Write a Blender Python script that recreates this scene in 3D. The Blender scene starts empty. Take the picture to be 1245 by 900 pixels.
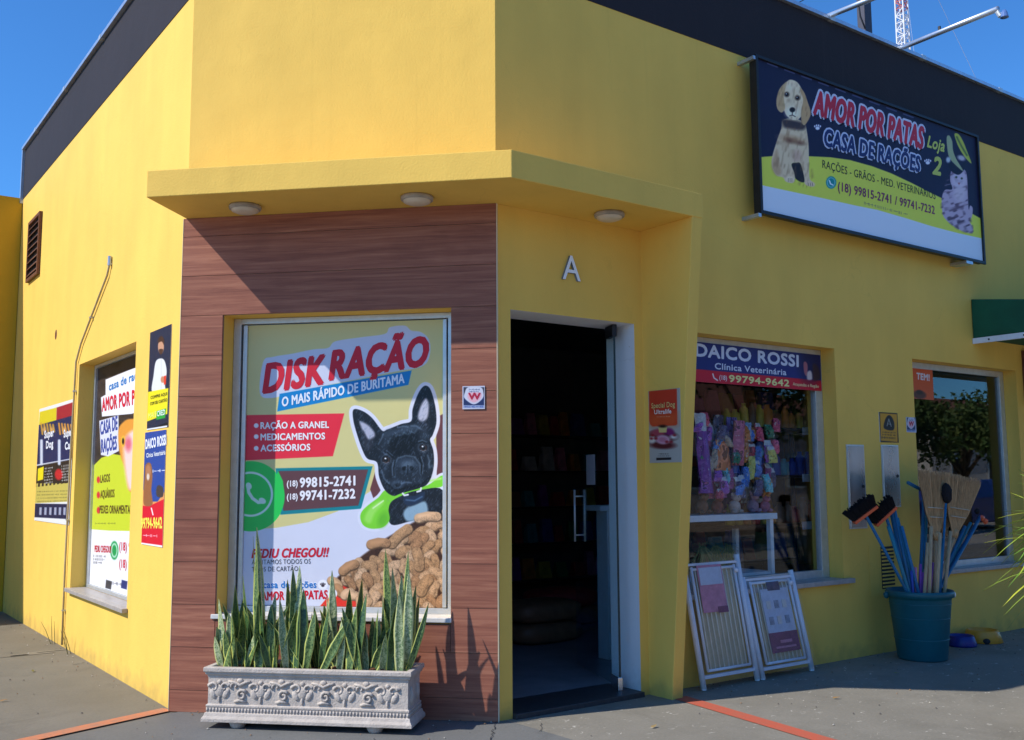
import bpy, bmesh, math, random
import numpy as np
from mathutils import Vector, Matrix
random.seed(7); np.random.seed(7)
SC = bpy.context.scene
COL = SC.collection
R2 = math.sqrt(2.0)

# ---------------------------------------------------------------- camera
IW, IH = 1245.0, 900.0
FPX, YAW, PIT, ROL = 1212.53, 0.62666752, 0.11054934, -0.0057217
CAM = np.array([-3.21049, -4.58477, 1.3])
fw = np.array([math.sin(YAW)*math.cos(PIT), math.cos(YAW)*math.cos(PIT), math.sin(PIT)])
_r = np.array([math.cos(YAW), -math.sin(YAW), 0.0]); _u = np.cross(_r, fw)
rt = _r*math.cos(ROL)+_u*math.sin(ROL); up = -_r*math.sin(ROL)+_u*math.cos(ROL)
cd = bpy.data.cameras.new('camera'); cam = bpy.data.objects.new('camera', cd); COL.objects.link(cam)
cd.sensor_width = 36; cd.lens = FPX/IW*36; cd.clip_start = .05; cd.clip_end = 1500
cam.matrix_world = Matrix(((rt[0], up[0], -fw[0], CAM[0]), (rt[1], up[1], -fw[1], CAM[1]), (rt[2], up[2], -fw[2], CAM[2]), (0, 0, 0, 1)))
SC.camera = cam

# ---------------------------------------------------------------- light
SUNV = Vector((-1.867, .453, 1.77)).normalized()
EL = math.asin(SUNV.z); AZ = math.atan2(SUNV.x, SUNV.y)
w = bpy.data.worlds.new('World'); SC.world = w; w.use_nodes = True
nt = w.node_tree; bg = nt.nodes['Background']; sk = nt.nodes.new('ShaderNodeTexSky')
sk.sky_type = 'NISHITA'; sk.sun_disc = False; sk.sun_elevation = EL; sk.sun_rotation = AZ
sk.air_density = 1.0; sk.dust_density = 0.15; sk.ozone_density = 3.5; sk.altitude = 400
tn = nt.nodes.new('ShaderNodeMix'); tn.data_type = 'RGBA'; tn.blend_type = 'MULTIPLY'; tn.inputs[0].default_value = 1; tn.inputs[7].default_value = (.19, .41, .62, 1)
nt.links.new(sk.outputs[0], tn.inputs[6]); nt.links.new(tn.outputs[2], bg.inputs[0]); bg.inputs[1].default_value = 0.15
sd = bpy.data.lights.new('sun', 'SUN'); sd.energy = 2.42; sd.angle = math.radians(.53); sd.color = (1, .95, .87)
so = bpy.data.objects.new('sun', sd); COL.objects.link(so); so.rotation_euler = SUNV.to_track_quat('Z', 'Y').to_euler()
so.location = (-10, 3, 12)
VS = SC.view_settings; VS.view_transform = 'Standard'; VS.look = 'None'; VS.exposure = 1.08; VS.gamma = 1.0
SC.cycles.max_bounces = 8; SC.cycles.diffuse_bounces = 4; SC.cycles.transparent_max_bounces = 12

# ---------------------------------------------------------------- frames
A0 = 1.34
class Plane:
    def __init__(s, O, U, N): s.O = np.array(O, float); s.U = np.array(U, float); s.N = np.array(N, float); s.V = np.array((0, 0, 1.0))
    def p(s, u, v, w=0.0): return Vector(s.O+s.U*u+s.V*v+s.N*w)
    def hit(s, px, py, w=0.0):
        d = fw*FPX+rt*(px-IW/2)-up*(py-IH/2)
        t = (s.N@s.O+w-s.N@CAM)/(s.N@d); X = CAM+t*d-s.O
        return float(X@s.U), float(X[2])
PR = Plane((0, 0, 0), (1, 0, 0), (0, -1, 0))
PF = Plane((-A0, A0, 0), (1/R2, -1/R2, 0), (-1/R2, -1/R2, 0))
PL = Plane((-A0, 0, 0), (0, -1, 0), (-1, 0, 0))
PS = Plane((1.13, 0, 0), (0, -1, 0), (-1, 0, 0))
def proj(X):
    d = X-CAM; z = d@fw
    return IW/2+FPX*(d@rt)/z, IH/2-FPX*(d@up)/z
def at(px, py, y):   # point on the vertical plane at this y
    u, v = PR.hit(px, py, -y); return Vector((u, y, v))

# ---------------------------------------------------------------- tagging
def tag(o, label=None, cat=None, group=None, kind=None):
    if label: o['label'] = label
    if cat: o['category'] = cat
    if group: o['group'] = group
    if kind: o['kind'] = kind
    return o
def empty(name, loc=(0, 0, 0), label=None, cat=None, group=None):
    o = bpy.data.objects.new(name, None); COL.objects.link(o); o.location = loc; o.empty_display_size = .1
    return tag(o, label, cat, group)
def copy_tree(o, parent=None):
    c = o.copy(); COL.objects.link(c)
    if parent: c.parent = parent
    for ch in list(o.children): copy_tree(ch, c)
    return c

class MB:
    def __init__(s): s.v = []; s.f = []; s.m = []; s.uv = {}
    def add(s, vs, fs, mi=0, uvs=None):
        b = len(s.v); s.v += [tuple(x) for x in vs]
        for i, f in enumerate(fs):
            s.f.append([b+k for k in f]); s.m.append(mi)
            if uvs: s.uv[len(s.f)-1] = [uvs[k] for k in f]
    def quad(s, a, b, c, d, mi=0, uvs=None): s.add([a, b, c, d], [(0, 1, 2, 3)], mi, uvs)
    def hexa(s, p, mi=0):  # p: 8 pts bottom 4 ccw, top 4 ccw
        s.add(p, [(3, 2, 1, 0), (4, 5, 6, 7), (0, 1, 5, 4), (1, 2, 6, 5), (2, 3, 7, 6), (3, 0, 4, 7)], mi)
    def box(s, P, u0, u1, v0, v1, w0, w1, mi=0):
        s.hexa([P.p(u0, v0, w1), P.p(u1, v0, w1), P.p(u1, v0, w0), P.p(u0, v0, w0), P.p(u0, v1, w1), P.p(u1, v1, w1), P.p(u1, v1, w0), P.p(u0, v1, w0)], mi)
    def bx(s, x0, x1, y0, y1, z0, z1, mi=0):
        s.hexa([(x0, y0, z0), (x1, y0, z0), (x1, y1, z0), (x0, y1, z0), (x0, y0, z1), (x1, y0, z1), (x1, y1, z1), (x0, y1, z1)], mi)
    def prism(s, pts, z0, z1, mi=0):
        n = len(pts)
        s.add([(x, y, z0) for x, y in pts]+[(x, y, z1) for x, y in pts],
              [tuple(range(n-1, -1, -1)), tuple(range(n, 2*n))]+[(i, (i+1) % n, n+(i+1) % n, n+i) for i in range(n)], mi)
    def tube(s, pts, r, n=8, mi=0, cap=True):
        pts = [Vector(p) for p in pts]; rs = r if isinstance(r, (list, tuple)) else [r]*len(pts)
        b = len(s.v); prev = None
        for i, p in enumerate(pts):
            t = (pts[min(i+1, len(pts)-1)]-pts[max(i-1, 0)]).normalized()
            if prev is None: prev = t.orthogonal().normalized()
            a = (prev-t*prev.dot(t)).normalized(); prev = a; c = t.cross(a)
            for k in range(n):
                q = 2*math.pi*k/n; s.v.append(tuple(p+(a*math.cos(q)+c*math.sin(q))*rs[i]))
        for i in range(len(pts)-1):
            for k in range(n):
                s.f.append([b+i*n+k, b+i*n+(k+1) % n, b+(i+1)*n+(k+1) % n, b+(i+1)*n+k]); s.m.append(mi)
        if cap:
            s.f.append([b+k for k in range(n-1, -1, -1)]); s.m.append(mi)
            s.f.append([b+(len(pts)-1)*n+k for k in range(n)]); s.m.append(mi)
    def lathe(s, c, prof, n=24, mi=0, ax=None, sx=1, sy=1):
        c = Vector(c); b = len(s.v)
        for r, z in prof:
            for k in range(n):
                q = 2*math.pi*k/n; s.v.append(tuple(c+Vector((r*sx*math.cos(q), r*sy*math.sin(q), z))))
        for i in range(len(prof)-1):
            for k in range(n):
                s.f.append([b+i*n+k, b+i*n+(k+1) % n, b+(i+1)*n+(k+1) % n, b+(i+1)*n+k]); s.m.append(mi)
    def ball(s, c, rx, ry, rz, mi=0, n=10, m=7):
        c = Vector(c); b = len(s.v)
        for i in range(m+1):
            th = math.pi*i/m
            for k in range(n):
                q = 2*math.pi*k/n
                s.v.append((c.x+rx*math.sin(th)*math.cos(q), c.y+ry*math.sin(th)*math.sin(q), c.z-rz*math.cos(th)))
        for i in range(m):
            for k in range(n):
                s.f.append([b+i*n+k, b+i*n+(k+1) % n, b+(i+1)*n+(k+1) % n, b+(i+1)*n+k]); s.m.append(mi)
    def build(s, name, mats, parent=None, smooth=False, bevel=0, loc=None):
        me = bpy.data.meshes.new(name); me.from_pydata(s.v, [], s.f)
        for m in (mats if isinstance(mats, (list, tuple)) else [mats]): me.materials.append(m)
        me.polygons.foreach_set('material_index', s.m)
        if s.uv:
            ul = me.uv_layers.new(name='UVMap')
            for pi, uvs in s.uv.items():
                for li, uv in zip(me.polygons[pi].loop_indices, uvs): ul.data[li].uv = uv
        if bevel:
            bm = bmesh.new(); bm.from_mesh(me); bmesh.ops.remove_doubles(bm, verts=bm.verts, dist=1e-5)
            es = [e for e in bm.edges if len(e.link_faces) == 2 and e.calc_face_angle(0) > .5]
            bmesh.ops.bevel(bm, geom=es, offset=bevel, segments=2, profile=.5, affect='EDGES', clamp_overlap=True)
            bm.to_mesh(me); bm.free()
        if smooth: me.polygons.foreach_set('use_smooth', [True]*len(me.polygons))
        me.update()
        o = bpy.data.objects.new(name, me); COL.objects.link(o)
        if loc is not None:      # origin of the thing at loc
            me.transform(Matrix.Translation(-Vector(loc))); o.location = loc
        if parent:
            o.parent = parent; o.matrix_parent_inverse = Matrix.Translation(-world_loc(parent))
        return o
def world_loc(o):
    l = Vector(o.location); p = o.parent
    if p: return o.matrix_parent_inverse.translation+l+world_loc(p) if True else l
    return l

# ---------------------------------------------------------------- materials
def mat(name, col, rough=.7, metal=0, noise=0, nscale=8, bump=0, bscale=60, spec=.4, coords='Object', stretch=None, col2=None, rvar=0, coat=0):
    m = bpy.data.materials.new(name); m.use_nodes = True; t = m.node_tree; b = t.nodes['Principled BSDF']
    b.inputs['Base Color'].default_value = (*col, 1); b.inputs['Roughness'].default_value = rough
    b.inputs['Metallic'].default_value = metal; b.inputs['Specular IOR Level'].default_value = spec
    if coat: b.inputs['Coat Weight'].default_value = coat; b.inputs['Coat Roughness'].default_value = .1
    tc = t.nodes.new('ShaderNodeTexCoord'); src = tc.outputs[coords]
    if stretch:
        mp = t.nodes.new('ShaderNodeMapping'); mp.inputs['Scale'].default_value = stretch; t.links.new(src, mp.inputs[0]); src = mp.outputs[0]
    if noise or col2:
        n = t.nodes.new('ShaderNodeTexNoise'); n.inputs['Scale'].default_value = nscale; n.inputs['Detail'].default_value = 6; n.inputs['Roughness'].default_value = .62
        t.links.new(src, n.inputs['Vector'])
        r = t.nodes.new('ShaderNodeValToRGB'); r.color_ramp.elements[0].position = .3; r.color_ramp.elements[1].position = .7
        c2 = col2 or tuple(c*(1-noise) for c in col); c1 = col if col2 else tuple(min(1, c*(1+noise*.4)) for c in col)
        r.color_ramp.elements[0].color = (*c2, 1); r.color_ramp.elements[1].color = (*c1, 1)
        t.links.new(n.outputs['Fac'], r.inputs[0]); t.links.new(r.outputs[0], b.inputs['Base Color'])
        if rvar:
            mr = t.nodes.new('ShaderNodeMapRange'); mr.inputs['To Min'].default_value = rough-rvar; mr.inputs['To Max'].default_value = rough+rvar
            t.links.new(n.outputs['Fac'], mr.inputs[0]); t.links.new(mr.outputs[0], b.inputs['Roughness'])
    if bump:
        n2 = t.nodes.new('ShaderNodeTexNoise'); n2.inputs['Scale'].default_value = bscale; n2.inputs['Detail'].default_value = 4
        t.links.new(src, n2.inputs['Vector']); bp = t.nodes.new('ShaderNodeBump'); bp.inputs['Strength'].default_value = bump; bp.inputs['Distance'].default_value = .01
        t.links.new(n2.outputs['Fac'], bp.inputs['Height']); t.links.new(bp.outputs[0], b.inputs['Normal'])
    return m
def paint_wall(name, col, dirt=.35):
    """rendered wall paint: broad patches, fine grain, vertical streaks, grime near the ground"""
    m = mat(name, col, .75, spec=.25); t = m.node_tree; b = t.nodes['Principled BSDF']; L = t.links
    tc = t.nodes.new('ShaderNodeTexCoord'); geo = t.nodes.new('ShaderNodeNewGeometry')
    n1 = t.nodes.new('ShaderNodeTexNoise'); n1.inputs['Scale'].default_value = 1.3; n1.inputs['Detail'].default_value = 7; n1.inputs['Roughness'].default_value = .6
    mp = t.nodes.new('ShaderNodeMapping'); mp.inputs['Scale'].default_value = (3, 3, .8); L.new(geo.outputs['Position'], mp.inputs[0])
    n2 = t.nodes.new('ShaderNodeTexNoise'); n2.inputs['Scale'].default_value = 1.0; n2.inputs['Detail'].default_value = 5; L.new(mp.outputs[0], n2.inputs[0])
    L.new(geo.outputs['Position'], n1.inputs[0])
    mx = t.nodes.new('ShaderNodeMix'); mx.data_type = 'RGBA'; mx.inputs[6].default_value = (*[c*.89 for c in col], 1); mx.inputs[7].default_value = (*[min(1, c*1.03) for c in col], 1)
    ad = t.nodes.new('ShaderNodeMath'); ad.operation = 'ADD'; L.new(n1.outputs['Fac'], ad.inputs[0]); L.new(n2.outputs['Fac'], ad.inputs[1])
    mr = t.nodes.new('ShaderNodeMapRange'); mr.inputs['From Min'].default_value = .7; mr.inputs['From Max'].default_value = 1.3; L.new(ad.outputs[0], mr.inputs[0])
    L.new(mr.outputs[0], mx.inputs[0])
    sep = t.nodes.new('ShaderNodeSeparateXYZ'); L.new(geo.outputs['Position'], sep.inputs[0])
    n3 = t.nodes.new('ShaderNodeTexNoise'); n3.inputs['Scale'].default_value = 9; n3.inputs['Detail'].default_value = 6; L.new(geo.outputs['Position'], n3.inputs[0])
    m3 = t.nodes.new('ShaderNodeMath'); m3.operation = 'MULTIPLY_ADD'; m3.inputs[1].default_value = .35; L.new(n3.outputs['Fac'], m3.inputs[0]); L.new(sep.outputs[2], m3.inputs[2])
    g = t.nodes.new('ShaderNodeMapRange'); g.inputs['From Min'].default_value = .16; g.inputs['From Max'].default_value = .30; g.inputs['To Min'].default_value = dirt; g.inputs['To Max'].default_value = 0
    L.new(m3.outputs[0], g.inputs[0])
    m2 = t.nodes.new('ShaderNodeMix'); m2.data_type = 'RGBA'; m2.inputs[7].default_value = (.22, .17, .08, 1); L.new(g.outputs[0], m2.inputs[0]); L.new(mx.outputs[2], m2.inputs[6])
    mp5 = t.nodes.new('ShaderNodeMapping'); mp5.inputs['Scale'].default_value = (16, 16, .55); L.new(geo.outputs['Position'], mp5.inputs[0])
    n5 = t.nodes.new('ShaderNodeTexNoise'); n5.inputs['Scale'].default_value = 1; n5.inputs['Detail'].default_value = 4; L.new(mp5.outputs[0], n5.inputs[0])
    r5 = t.nodes.new('ShaderNodeMapRange'); r5.inputs['From Min'].default_value = .60; r5.inputs['From Max'].default_value = .78; r5.inputs['To Max'].default_value = .10; L.new(n5.outputs['Fac'], r5.inputs[0])
    m5 = t.nodes.new('ShaderNodeMix'); m5.data_type = 'RGBA'; m5.inputs[7].default_value = (*[c*(.55 if col[0] > .1 else 3.0) for c in col], 1); L.new(r5.outputs[0], m5.inputs[0]); L.new(m2.outputs[2], m5.inputs[6])
    n6 = t.nodes.new('ShaderNodeTexNoise'); n6.inputs['Scale'].default_value = 26; n6.inputs['Detail'].default_value = 5; n6.inputs['Roughness'].default_value = .7; L.new(geo.outputs['Position'], n6.inputs[0])
    r6 = t.nodes.new('ShaderNodeMapRange'); r6.inputs['From Min'].default_value = .70; r6.inputs['From Max'].default_value = .74; r6.inputs['To Max'].default_value = .35 if col[0] > .3 else 0; L.new(n6.outputs['Fac'], r6.inputs[0])
    m6 = t.nodes.new('ShaderNodeMix'); m6.data_type = 'RGBA'; m6.inputs[7].default_value = (.38, .27, .10, 1); L.new(r6.outputs[0], m6.inputs[0]); L.new(m5.outputs[2], m6.inputs[6])
    vc = t.nodes.new('ShaderNodeTexVoronoi'); vc.feature = 'DISTANCE_TO_EDGE'; vc.inputs['Scale'].default_value = .8
    wn = t.nodes.new('ShaderNodeTexNoise'); wn.inputs['Scale'].default_value = 5; wn.inputs['Detail'].default_value = 5; L.new(geo.outputs['Position'], wn.inputs[0]); wa = t.nodes.new('ShaderNodeVectorMath'); wa.operation = 'MULTIPLY_ADD'; wa.inputs[1].default_value = (.35, .35, .35); L.new(wn.outputs['Color'], wa.inputs[0]); L.new(geo.outputs['Position'], wa.inputs[2]); L.new(wa.outputs[0], vc.inputs['Vector'])
    rc = t.nodes.new('ShaderNodeMapRange'); rc.inputs['From Min'].default_value = .002; rc.inputs['From Max'].default_value = .006; rc.inputs['To Min'].default_value = 1; rc.inputs['To Max'].default_value = 0; L.new(vc.outputs['Distance'], rc.inputs[0])
    mk = t.nodes.new('ShaderNodeMapRange'); mk.inputs['From Min'].default_value = .50; mk.inputs['From Max'].default_value = .60; mk.inputs['To Max'].default_value = .10; L.new(n1.outputs['Fac'], mk.inputs[0]); mm = t.nodes.new('ShaderNodeMath'); mm.operation = 'MULTIPLY'; L.new(rc.outputs[0], mm.inputs[0]); L.new(mk.outputs[0], mm.inputs[1])
    m8 = t.nodes.new('ShaderNodeMix'); m8.data_type = 'RGBA'; m8.inputs[7].default_value = (*[c*.4 for c in col], 1); L.new(mm.outputs[0], m8.inputs[0]); L.new(m6.outputs[2], m8.inputs[6])
    L.new(m8.outputs[2], b.inputs['Base Color'])
    nb = t.nodes.new('ShaderNodeTexNoise'); nb.inputs['Scale'].default_value = 90; nb.inputs['Detail'].default_value = 3; L.new(geo.outputs['Position'], nb.inputs[0])
    nb2 = t.nodes.new('ShaderNodeTexNoise'); nb2.inputs['Scale'].default_value = 5; L.new(geo.outputs['Position'], nb2.inputs[0])
    ab = t.nodes.new('ShaderNodeMath'); ab.operation = 'MULTIPLY_ADD'; ab.inputs[1].default_value = 2.5; L.new(nb2.outputs['Fac'], ab.inputs[0]); L.new(nb.outputs['Fac'], ab.inputs[2])
    bp = t.nodes.new('ShaderNodeBump'); bp.inputs['Strength'].default_value = .35; bp.inputs['Distance'].default_value = .004
    L.new(ab.outputs[0], bp.inputs['Height']); L.new(bp.outputs[0], b.inputs['Normal'])
    return m
YEL = (.89, .565, .112)
M = {}
M['yellow'] = paint_wall('yellow_wall_paint', YEL)
M['black_band'] = paint_wall('dark_parapet_paint', (.026, .021, .025), 0)
M['white_paint'] = paint_wall('white_reveal_paint', (.84, .83, .83), .3)
M['flash'] = mat('galvanised_flashing', (.55, .6, .68), .35, .7, noise=.2, nscale=12)
M['alu'] = mat('aluminium_frame', (.62, .64, .64), .38, .55, noise=.12, nscale=20, bump=.05)
M['stone'] = mat('sill_stone', (.42, .38, .35), .35, noise=.25, nscale=30)
M['white_stone'] = mat('white_sill_stone', (.72, .70, .66), .4, noise=.2, nscale=25)
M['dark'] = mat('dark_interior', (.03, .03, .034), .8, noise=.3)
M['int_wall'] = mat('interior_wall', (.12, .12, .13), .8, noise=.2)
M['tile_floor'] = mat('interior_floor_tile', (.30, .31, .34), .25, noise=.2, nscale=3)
M['white'] = mat('white_enamel', (.82, .84, .88), .4, noise=.08, nscale=15)
M['chrome'] = mat('brushed_steel', (.75, .76, .78), .25, .95)
M['steel_plate'] = mat('brushed_steel_plate', (.50, .50, .52), .28, .9, noise=.25, nscale=5, stretch=(1, 1, .3), rvar=.1)
M['black'] = mat('black_plastic', (.015, .015, .018), .5, noise=.3)
M['darkmetal'] = mat('black_painted_metal', (.02, .02, .024), .45, .2, noise=.3, nscale=20)
M['soil'] = mat('planter_soil', (.20, .075, .035), .95, noise=.6, nscale=40, bump=.8, bscale=80)
M['concrete_planter'] = mat('cast_stone', (.60, .52, .445), .85, col2=(.43, .37, .315), nscale=14, bump=.4, bscale=110)
M['orange_strip'] = mat('orange_joint_paint', (.62, .20, .085), .8, col2=(.38, .20, .13), nscale=16, bump=.2)
M['blue_bucket'] = mat('teal_bucket_plastic', (.008, .115, .145), .42, noise=.15, nscale=6)
M['blue_handle'] = mat('blue_handle_plastic', (.015, .15, .30), .4, noise=.15, nscale=20)
M['wood_handle'] = mat('broom_handle_wood', (.60, .38, .20), .7, noise=.3, nscale=10, stretch=(8, 8, 1))
M['straw'] = mat('broom_straw', (.74, .45, .21), .85, col2=(.34, .19, .08), nscale=40, stretch=(3, 3, .4))
M['green_awning'] = mat('green_awning_canvas', (.006, .11, .055), .7, noise=.3, nscale=3, bump=.1)
M['brown'] = mat('brown_paint', (.16, .06, .03), .6, noise=.3)
M['trim'] = mat('light_trim', (.75, .62, .42), .6)
M['plank_joint'] = mat('cladding_joint', (.34, .20, .13), .9)

def wood_mat(name, seed, c1, c2, c3):
    m = bpy.data.materials.new(name); m.use_nodes = True; t = m.node_tree; b = t.nodes['Principled BSDF']; L = t.links
    geo = t.nodes.new('ShaderNodeNewGeometry'); oi = t.nodes.new('ShaderNodeObjectInfo')
    mp = t.nodes.new('ShaderNodeMapping'); mp.inputs['Scale'].default_value = (.9, .9, 24); L.new(geo.outputs['Position'], mp.inputs[0])
    cb = t.nodes.new('ShaderNodeCombineXYZ'); ml = t.nodes.new('ShaderNodeMath'); ml.operation = 'MULTIPLY'; ml.inputs[1].default_value = 40
    L.new(oi.outputs['Random'], ml.inputs[0]); L.new(ml.outputs[0], cb.inputs[0]); L.new(ml.outputs[0], cb.inputs[1]); L.new(cb.outputs[0], mp.inputs['Location'])
    n = t.nodes.new('ShaderNodeTexNoise'); n.inputs['Scale'].default_value = 1.6; n.inputs['Detail'].default_value = 9; n.inputs['Roughness'].default_value = .68; n.inputs['Distortion'].default_value = .6
    L.new(mp.outputs[0], n.inputs[0])
    r = t.nodes.new('ShaderNodeValToRGB'); e = r.color_ramp.elements; e[0].position = .30; e[0].color = (*c1, 1); e[1].position = .72; e[1].color = (*c3, 1)
    k = e.new(.5); k.color = (*c2, 1)
    L.new(n.outputs['Fac'], r.inputs[0])
    hv = t.nodes.new('ShaderNodeHueSaturation'); mr = t.nodes.new('ShaderNodeMapRange'); mr.inputs['To Min'].default_value = .90; mr.inputs['To Max'].default_value = 1.08
    L.new(oi.outputs['Random'], mr.inputs[0]); L.new(mr.outputs[0], hv.inputs['Value']); L.new(r.outputs[0], hv.inputs['Color'])
    # broad weathering patches in the upper courses
    pn = t.nodes.new('ShaderNodeTexNoise'); pn.inputs['Scale'].default_value = 2.6; pn.inputs['Detail'].default_value = 5; L.new(geo.outputs['Position'], pn.inputs[0])
    pr = t.nodes.new('ShaderNodeMapRange'); pr.inputs['From Min'].default_value = .52; pr.inputs['From Max'].default_value = .75; pr.inputs['To Max'].default_value = .5; L.new(pn.outputs['Fac'], pr.inputs[0])
    mx = t.nodes.new('ShaderNodeMix'); mx.data_type = 'RGBA'; mx.inputs[7].default_value = (.17, .06, .04, 1); L.new(pr.outputs[0], mx.inputs[0]); L.new(hv.outputs[0], mx.inputs[6])
    L.new(mx.outputs[2], b.inputs['Base Color']); b.inputs['Roughness'].default_value = .6; b.inputs['Specular IOR Level'].default_value = .2
    bp = t.nodes.new('ShaderNodeBump'); bp.inputs['Strength'].default_value = .2; bp.inputs['Distance'].default_value = .003; L.new(n.outputs['Fac'], bp.inputs['Height']); L.new(bp.outputs[0], b.inputs['Normal'])
    return m
M['wood'] = wood_mat('wood_look_porcelain', 1, (.19, .066, .045), (.30, .112, .070), (.43, .185, .112))

def glass_mat(name, tint, refl=1.0, ior=1.5, rough=.0, base=.04):
    m = bpy.data.materials.new(name); m.use_nodes = True; t = m.node_tree; L = t.links
    for n in list(t.nodes):
        if n.type != 'OUTPUT_MATERIAL': t.nodes.remove(n)
    out = [n for n in t.nodes if n.type == 'OUTPUT_MATERIAL'][0]
    tr = t.nodes.new('ShaderNodeBsdfTransparent'); tr.inputs[0].default_value = (*tint, 1)
    gl = t.nodes.new('ShaderNodeBsdfGlossy'); gl.inputs['Roughness'].default_value = rough
    geo = t.nodes.new('ShaderNodeNewGeometry'); dt = t.nodes.new('ShaderNodeVectorMath'); dt.operation = 'DOT_PRODUCT'; L.new(geo.outputs['Normal'], dt.inputs[0]); L.new(geo.outputs['Incoming'], dt.inputs[1])
    ab = t.nodes.new('ShaderNodeMath'); ab.operation = 'ABSOLUTE'; L.new(dt.outputs['Value'], ab.inputs[0]); su = t.nodes.new('ShaderNodeMath'); su.operation = 'SUBTRACT'; su.inputs[0].default_value = 1; L.new(ab.outputs[0], su.inputs[1])
    pw = t.nodes.new('ShaderNodeMath'); pw.operation = 'POWER'; pw.inputs[1].default_value = 4.5; L.new(su.outputs[0], pw.inputs[0])
    mu = t.nodes.new('ShaderNodeMath'); mu.operation = 'MULTIPLY_ADD'; mu.inputs[1].default_value = refl; mu.inputs[2].default_value = base; mu.use_clamp = True
    mx = t.nodes.new('ShaderNodeMixShader'); L.new(pw.outputs[0], mu.inputs[0]); L.new(mu.outputs[0], mx.inputs[0]); L.new(tr.outputs[0], mx.inputs[1]); L.new(gl.outputs[0], mx.inputs[2])
    L.new(mx.outputs[0], out.inputs[0]); return m
M['glass'] = glass_mat('window_glass', (.95, .97, .97), .8, 1.5, .004, .03)
M['glass_dark'] = glass_mat('tinted_window_glass', (.50, .53, .55), .8, 1.5, .012, .08)
M['glass_door'] = glass_mat('door_glass', (.88, .95, .97), .5, 1.45, .0, .01)
M['film'] = glass_mat('shrink_wrap', (.93, .96, 1.0), .6, 1.45, .22, .07)

def ground_mat(name, c1, c2, fleck, fs=.72, crack=True):
    m = mat(name, c1, .72, spec=.35); t = m.node_tree; b = t.nodes['Principled BSDF']; L = t.links
    geo = t.nodes.new('ShaderNodeNewGeometry')
    n1 = t.nodes.new('ShaderNodeTexNoise'); n1.inputs['Scale'].default_value = 1.1; n1.inputs['Detail'].default_value = 9; n1.inputs['Roughness'].default_value = .65; L.new(geo.outputs['Position'], n1.inputs[0])
    r = t.nodes.new('ShaderNodeValToRGB'); r.color_ramp.elements[0].position = .32; r.color_ramp.elements[1].position = .68
    r.color_ramp.elements[0].color = (*c1, 1); r.color_ramp.elements[1].color = (*c2, 1); L.new(n1.outputs['Fac'], r.inputs[0])
    n2 = t.nodes.new('ShaderNodeTexNoise'); n2.inputs['Scale'].default_value = 13; n2.inputs['Detail'].default_value = 7; n2.inputs['Roughness'].default_value = .7; n2.inputs['Distortion'].default_value = .8
    mp = t.nodes.new('ShaderNodeMapping'); mp.inputs['Scale'].default_value = (1, 1.4, 1); L.new(geo.outputs['Position'], mp.inputs[0]); L.new(mp.outputs[0], n2.inputs[0])
    fr = t.nodes.new('ShaderNodeMapRange'); fr.inputs['From Min'].default_value = fs; fr.inputs['From Max'].default_value = fs+.05; L.new(n2.outputs['Fac'], fr.inputs[0])
    mx = t.nodes.new('ShaderNodeMix'); mx.data_type = 'RGBA'; mx.inputs[7].default_value = (*fleck, 1); L.new(fr.outputs[0], mx.inputs[0]); L.new(r.outputs[0], mx.inputs[6])
    n4 = t.nodes.new('ShaderNodeTexNoise'); n4.inputs['Scale'].default_value = 60; n4.inputs['Detail'].default_value = 4; L.new(geo.outputs['Position'], n4.inputs[0])
    hv = t.nodes.new('ShaderNodeHueSaturation'); m4 = t.nodes.new('ShaderNodeMapRange'); m4.inputs['To Min'].default_value = .82; m4.inputs['To Max'].default_value = 1.18
    L.new(n4.outputs['Fac'], m4.inputs[0]); L.new(m4.outputs[0], hv.inputs['Value'])
    n7 = t.nodes.new('ShaderNodeTexNoise'); n7.inputs['Scale'].default_value = 2.1; n7.inputs['Detail'].default_value = 8; n7.inputs['Roughness'].default_value = .7; n7.inputs['Distortion'].default_value = .5; L.new(geo.outputs['Position'], n7.inputs[0])
    r7 = t.nodes.new('ShaderNodeMapRange'); r7.inputs['From Min'].default_value = .52; r7.inputs['From Max'].default_value = .72; r7.inputs['To Max'].default_value = .42; L.new(n7.outputs['Fac'], r7.inputs[0])
    m7 = t.nodes.new('ShaderNodeMix'); m7.data_type = 'RGBA'; m7.inputs[7].default_value = (*[c*.6 for c in c1], 1); L.new(r7.outputs[0], m7.inputs[0]); L.new(mx.outputs[2], m7.inputs[6]); L.new(m7.outputs[2], hv.inputs['Color'])
    L.new(hv.outputs[0], b.inputs['Base Color'])
    bp = t.nodes.new('ShaderNodeBump'); bp.inputs['Strength'].default_value = .4; bp.inputs['Distance'].default_value = .004
    L.new(n4.outputs['Fac'], bp.inputs['Height']); L.new(bp.outputs[0], b.inputs['Normal'])
    return m
M['ground_left'] = ground_mat('worn_sidewalk_paint', (.148, .137, .112), (.19, .178, .150), (.42, .39, .34), .74)
M['ground_corner'] = ground_mat('grey_cement_screed', (0.139, 0.139, 0.13), (0.172, 0.172, 0.164), (.35, .34, .32), .78)
M['ground_right'] = ground_mat('scuffed_sidewalk', (.195, .178, .142), (.26, .238, .195), (.60, .56, .48), .62)
M['pale_concrete'] = ground_mat('pale_concrete', (.40, .36, .29), (.47, .42, .34), (.5, .46, .4), .72)  # road tone set pale and warm to bounce light onto the shaded wall
M['earth'] = ground_mat('reddish_far_ground', (.42, .31, .22), (.48, .36, .25), (.5, .42, .33), .7)  # far ground lightened too, for warm bounce light

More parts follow.
